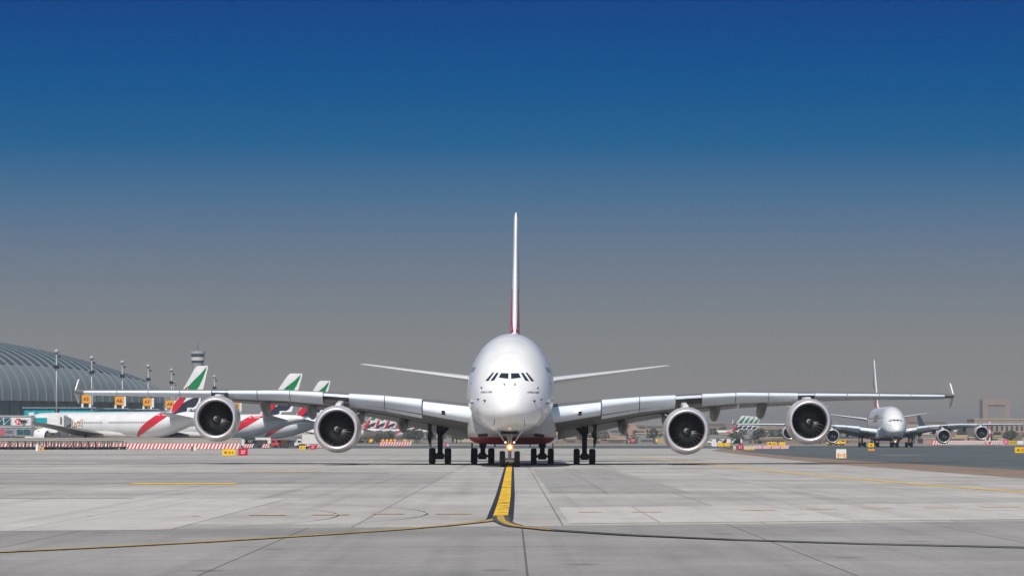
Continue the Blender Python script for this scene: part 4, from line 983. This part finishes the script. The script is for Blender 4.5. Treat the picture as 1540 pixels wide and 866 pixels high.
gsign(gx(1534.5,dd), dd, 2.0, 1.2, PWHITE, None, INK, 'white sign panel right of the olive yellow sign at far right', .5)
for px in (1248, 1257, 1266):
    van('airport_car', 'yellow vehicle behind the left wing of the smaller airliner, near the outer engine', gx(px,1150), 1150, random.uniform(-.4,.4), YEL, 2.6, 2.0, 'vehicle', 'yellow vehicles behind the smaller airliner')
r = thing('marker_cone', 'lone orange cone standing behind the nose wheels of the large airliner', 'cone', (gx(780,330), 330, 0))
MB().lathe([(.0,.3),(.04,.3),(.05,.2),(.75,.04)], axis='z', n=16, cap1=True).build('cone', ORG, r, True, 40)
for px, d in ((289,600), (671,1000)):
    r = thing('marker_cone', 'small dark and white marker left of the yellow and red signs' if px < 300 else 'small red and white marker behind the left wing landing gear', 'marker', (gx(px,d), d, 0))
    MB().box(-.25,.25,-.2,.2,0,.9).build('post', mat('brown_marker', (.2,.12,.07), .7) if px < 300 else BRED, r, bevel=.03)
    MB().box(.3,.75,-.2,.2,.1,.7).build('white_plate', PWHITE, r)

# =================================================================== far background: town, trees
def building(x, d, w_, h, dep, m, style, label, group=None):
    r = thing('building', label, 'building', (x, d, 0), random.uniform(-.1,.1), group)
    wm = MB(); wm.box(-w_/2, w_/2, 0, dep, 0, h)
    if style == 1: wm.box(-w_/2+w_*.1, -w_/2+w_*.5, 1, dep-1, h+.003, h*1.28)
    if style == 2: wm.box(-w_/2-w_*.35, -w_/2-.02, 1, dep, 0, h*.62)
    wm.build('wall', m, r)
    MB().box(-w_/2-.3, w_/2+.3, -.3, dep+.3, h+.01 if style != 1 else h*.985, h+.5 if style != 1 else h*.985+.25).build('parapet', mat('parapet_sand', (.5,.42,.32), .8), r) if style != 1 else None
    fl = max(1, int(h/4.2)); bw = rnd.uniform(.3,.9) if style != 9 else .8
    if style == 9:
        for i in range(14): MB().box(-w_/2+w_*(i+.3)/14, -w_/2+w_*(i+.7)/14, -.12, -.01, h*.5, h*.72).build('window', WIND, r)
    else:
        for j in range(fl):
            z0 = h*(j+.35)/fl; o0 = rnd.uniform(-.5,.5)*(1-bw)*w_; MB().box(o0-w_*bw/2, o0+w_*bw/2, -.12, -.01, z0, z0+h/fl*.35).build('window_band', mat('far_window', (.1,.1,.1), .4), r)
    return r
SANDS = [mat('wall_sand', (.42,.33,.22), .8), mat('wall_pink', (.40,.27,.22), .8), mat('wall_cream', (.5,.43,.31), .8), mat('wall_grey', (.24,.24,.24), .8), mat('wall_brown', (.26,.19,.14), .8)]
rnd = random.Random(3)
for row, (d, hlo, hhi, step) in enumerate(((1560,1.5,3.5,14),(1750,2.5,6,18),(2150,5,10,26),(2700,9,15,34),(3400,13,22,44))):
    for zone in ((855,1300),(1375,1545)) if row else ((870,1300),(1380,1545)):
        px = zone[0] + rnd.uniform(0, 10)
        while px < zone[1]:
            ww = rnd.uniform(.45,1.3)*step; h = rnd.uniform(hlo, hhi)
            building(gx(px,d), d+rnd.uniform(-60,60), ww, h, 20, rnd.choice(SANDS[:2] + SANDS[3:]*2), rnd.choice([0,1,2]), 'hazy low sand-coloured building in the town far beyond the taxiways', 'far town buildings')
            px += (ww*1.25+rnd.uniform(0,4))*F/d
for px, w_, h, d in ((520,26,10,2300),(541,22,17,2400),(553,16,8,2300),(636,30,11,2500),(655,24,9,2400),(690,40,8,2500),(600,60,6,2700),(665,30,14,2900)):
    building(gx(px,d), d, w_, h, 16, rnd.choice(SANDS), 0, 'hazy low building glimpsed under the left wing, beyond the parked aircraft', 'far buildings under the left wing')
# square hazy hotel-like frame block
d = 3600; xa, xb, za, zb = gx(1478,d), gx(1519,d), 0, gz(600,d)
r = thing('building', 'tall hazy pinkish block with a square framed front at the far right horizon', 'building', ((xa+xb)/2, d, 0)); hw = (xb-xa)/2
pk = mat('hazy_pink_stone', (.33,.26,.22), .85)
MB().box(-hw,hw,1,25,0,zb-.5).build('wall', mat('recess_grey', (.26,.24,.23), .85), r)
MB().box(-hw,-hw*.6,0,.99,0,zb).build('pier', pk, r); MB().box(hw*.62,hw,0,.99,0,zb).build('pier', pk, r); MB().box(-hw*.6+.01,hw*.62-.01,0,.99,zb*.86,zb).build('lintel', pk, r); MB().box(-hw*.6+.01,hw*.62-.01,0,.99,0,zb*.45).build('plinth', pk, r)
# long terminal with a row of openings far right
d = 2000
building(gx(1518,d), d, 44, gz(630.5,d), 20, mat('wall_dull_sand', (.3,.25,.2), .8), 9, 'long low tan terminal with a row of dark openings at the right edge')
# trees
def tree(x, d, h, label, group):
    r = thing('tree', label, 'tree', (x, d, 0), 0, group)
    MB().tube((0,0,0),(.2,0,h*.5),.3,.15,6).build('trunk', mat('bark', (.12,.09,.06), .9), r)
    mb = MB(); rr = random.Random(int(x*10+d))
    for k in range(110):
        a = rr.uniform(0, 2*PI); q_ = rr.random()**.5*h*.42; zz = h*(.38+.6*rr.random()); q_ *= math.sin(min(PI, PI*(zz/h-.25)/.8))
        c = Vector((q_*math.cos(a), q_*math.sin(a), zz)); s_ = rr.uniform(.25,.6)*h*.16
        u = Vector((rr.uniform(-1,1),rr.uniform(-1,1),rr.uniform(-1,1))).normalized(); v = u.orthogonal().normalized(); w2 = u.cross(v)
        mb.add([c+v*s_, c+w2*s_, c-v*s_*.8, c-w2*s_, c+u*s_*.7, c-u*s_*.6], [(0,1,4),(1,2,4),(2,3,4),(3,0,4),(1,0,5),(2,1,5),(3,2,5),(0,3,5)])
    me = mb.v and mb.build('crown', mat('dusty_foliage', (.07,.085,.055), .9, noise=.4, nscale=.6), r)
    return r
for i in range(130):
    px = rnd.choice([rnd.uniform(860,1300), rnd.uniform(860,1190), rnd.uniform(1375,1540), rnd.uniform(545,700)]); d = rnd.choice([1530,1640,1720,2050,2080,2560])
    tree(gx(px,d), d+rnd.uniform(-30,30), rnd.uniform(5,8.5)*(d/1800), 'hazy dusty green tree among the far buildings', 'trees among the far buildings')
# low ridge behind the town
def ridge(name, y, amp, seed, c, x0=-2000, x1=2000):
    rr = random.Random(seed); ph = [rr.uniform(0,6) for _ in range(6)]; vs = []; fs = []; n = 200
    for i in range(n+1):
        x = x0+(x1-x0)*i/n; h = amp*(.55+.2*math.sin(x/210+ph[0])+.13*math.sin(x/77+ph[1])+.07*math.sin(x/31+ph[2])+.05*math.sin(x/13+ph[3]))
        vs += [(x,y-60,0),(x,y,h*.85),(x,y+60,h),(x,y+400,0)]
    for i in range(n):
        for k in range(3): a = i*4+k; fs.append((a, a+4, a+5, a+1))
    return tag(MB().add(vs, fs).build(name, mat(name+'_earth', c, .9, noise=.3, nscale=.02), None, True), kind='structure')
ridge('hills', 4300, 30, 4, (.30,.25,.2), gx(840,4300), gx(1800,4300))

# =================================================================== haze
hz = MB().box(-4100, 4100, -500, 9100, -1, 52).build('haze', None); tag(hz, kind='stuff')
hm = bpy.data.materials.new('haze'); hm.use_nodes = True; t = hm.node_tree; t.nodes.clear()
o = t.nodes.new('ShaderNodeOutputMaterial'); pv = t.nodes.new('ShaderNodeVolumePrincipled'); pv.inputs['Color'].default_value = (.64,.7,.76,1); pv.inputs['Density'].default_value = .00017; pv.inputs['Anisotropy'].default_value = .25
t.links.new(pv.outputs[0], o.inputs['Volume']); hz.data.materials.append(hm)
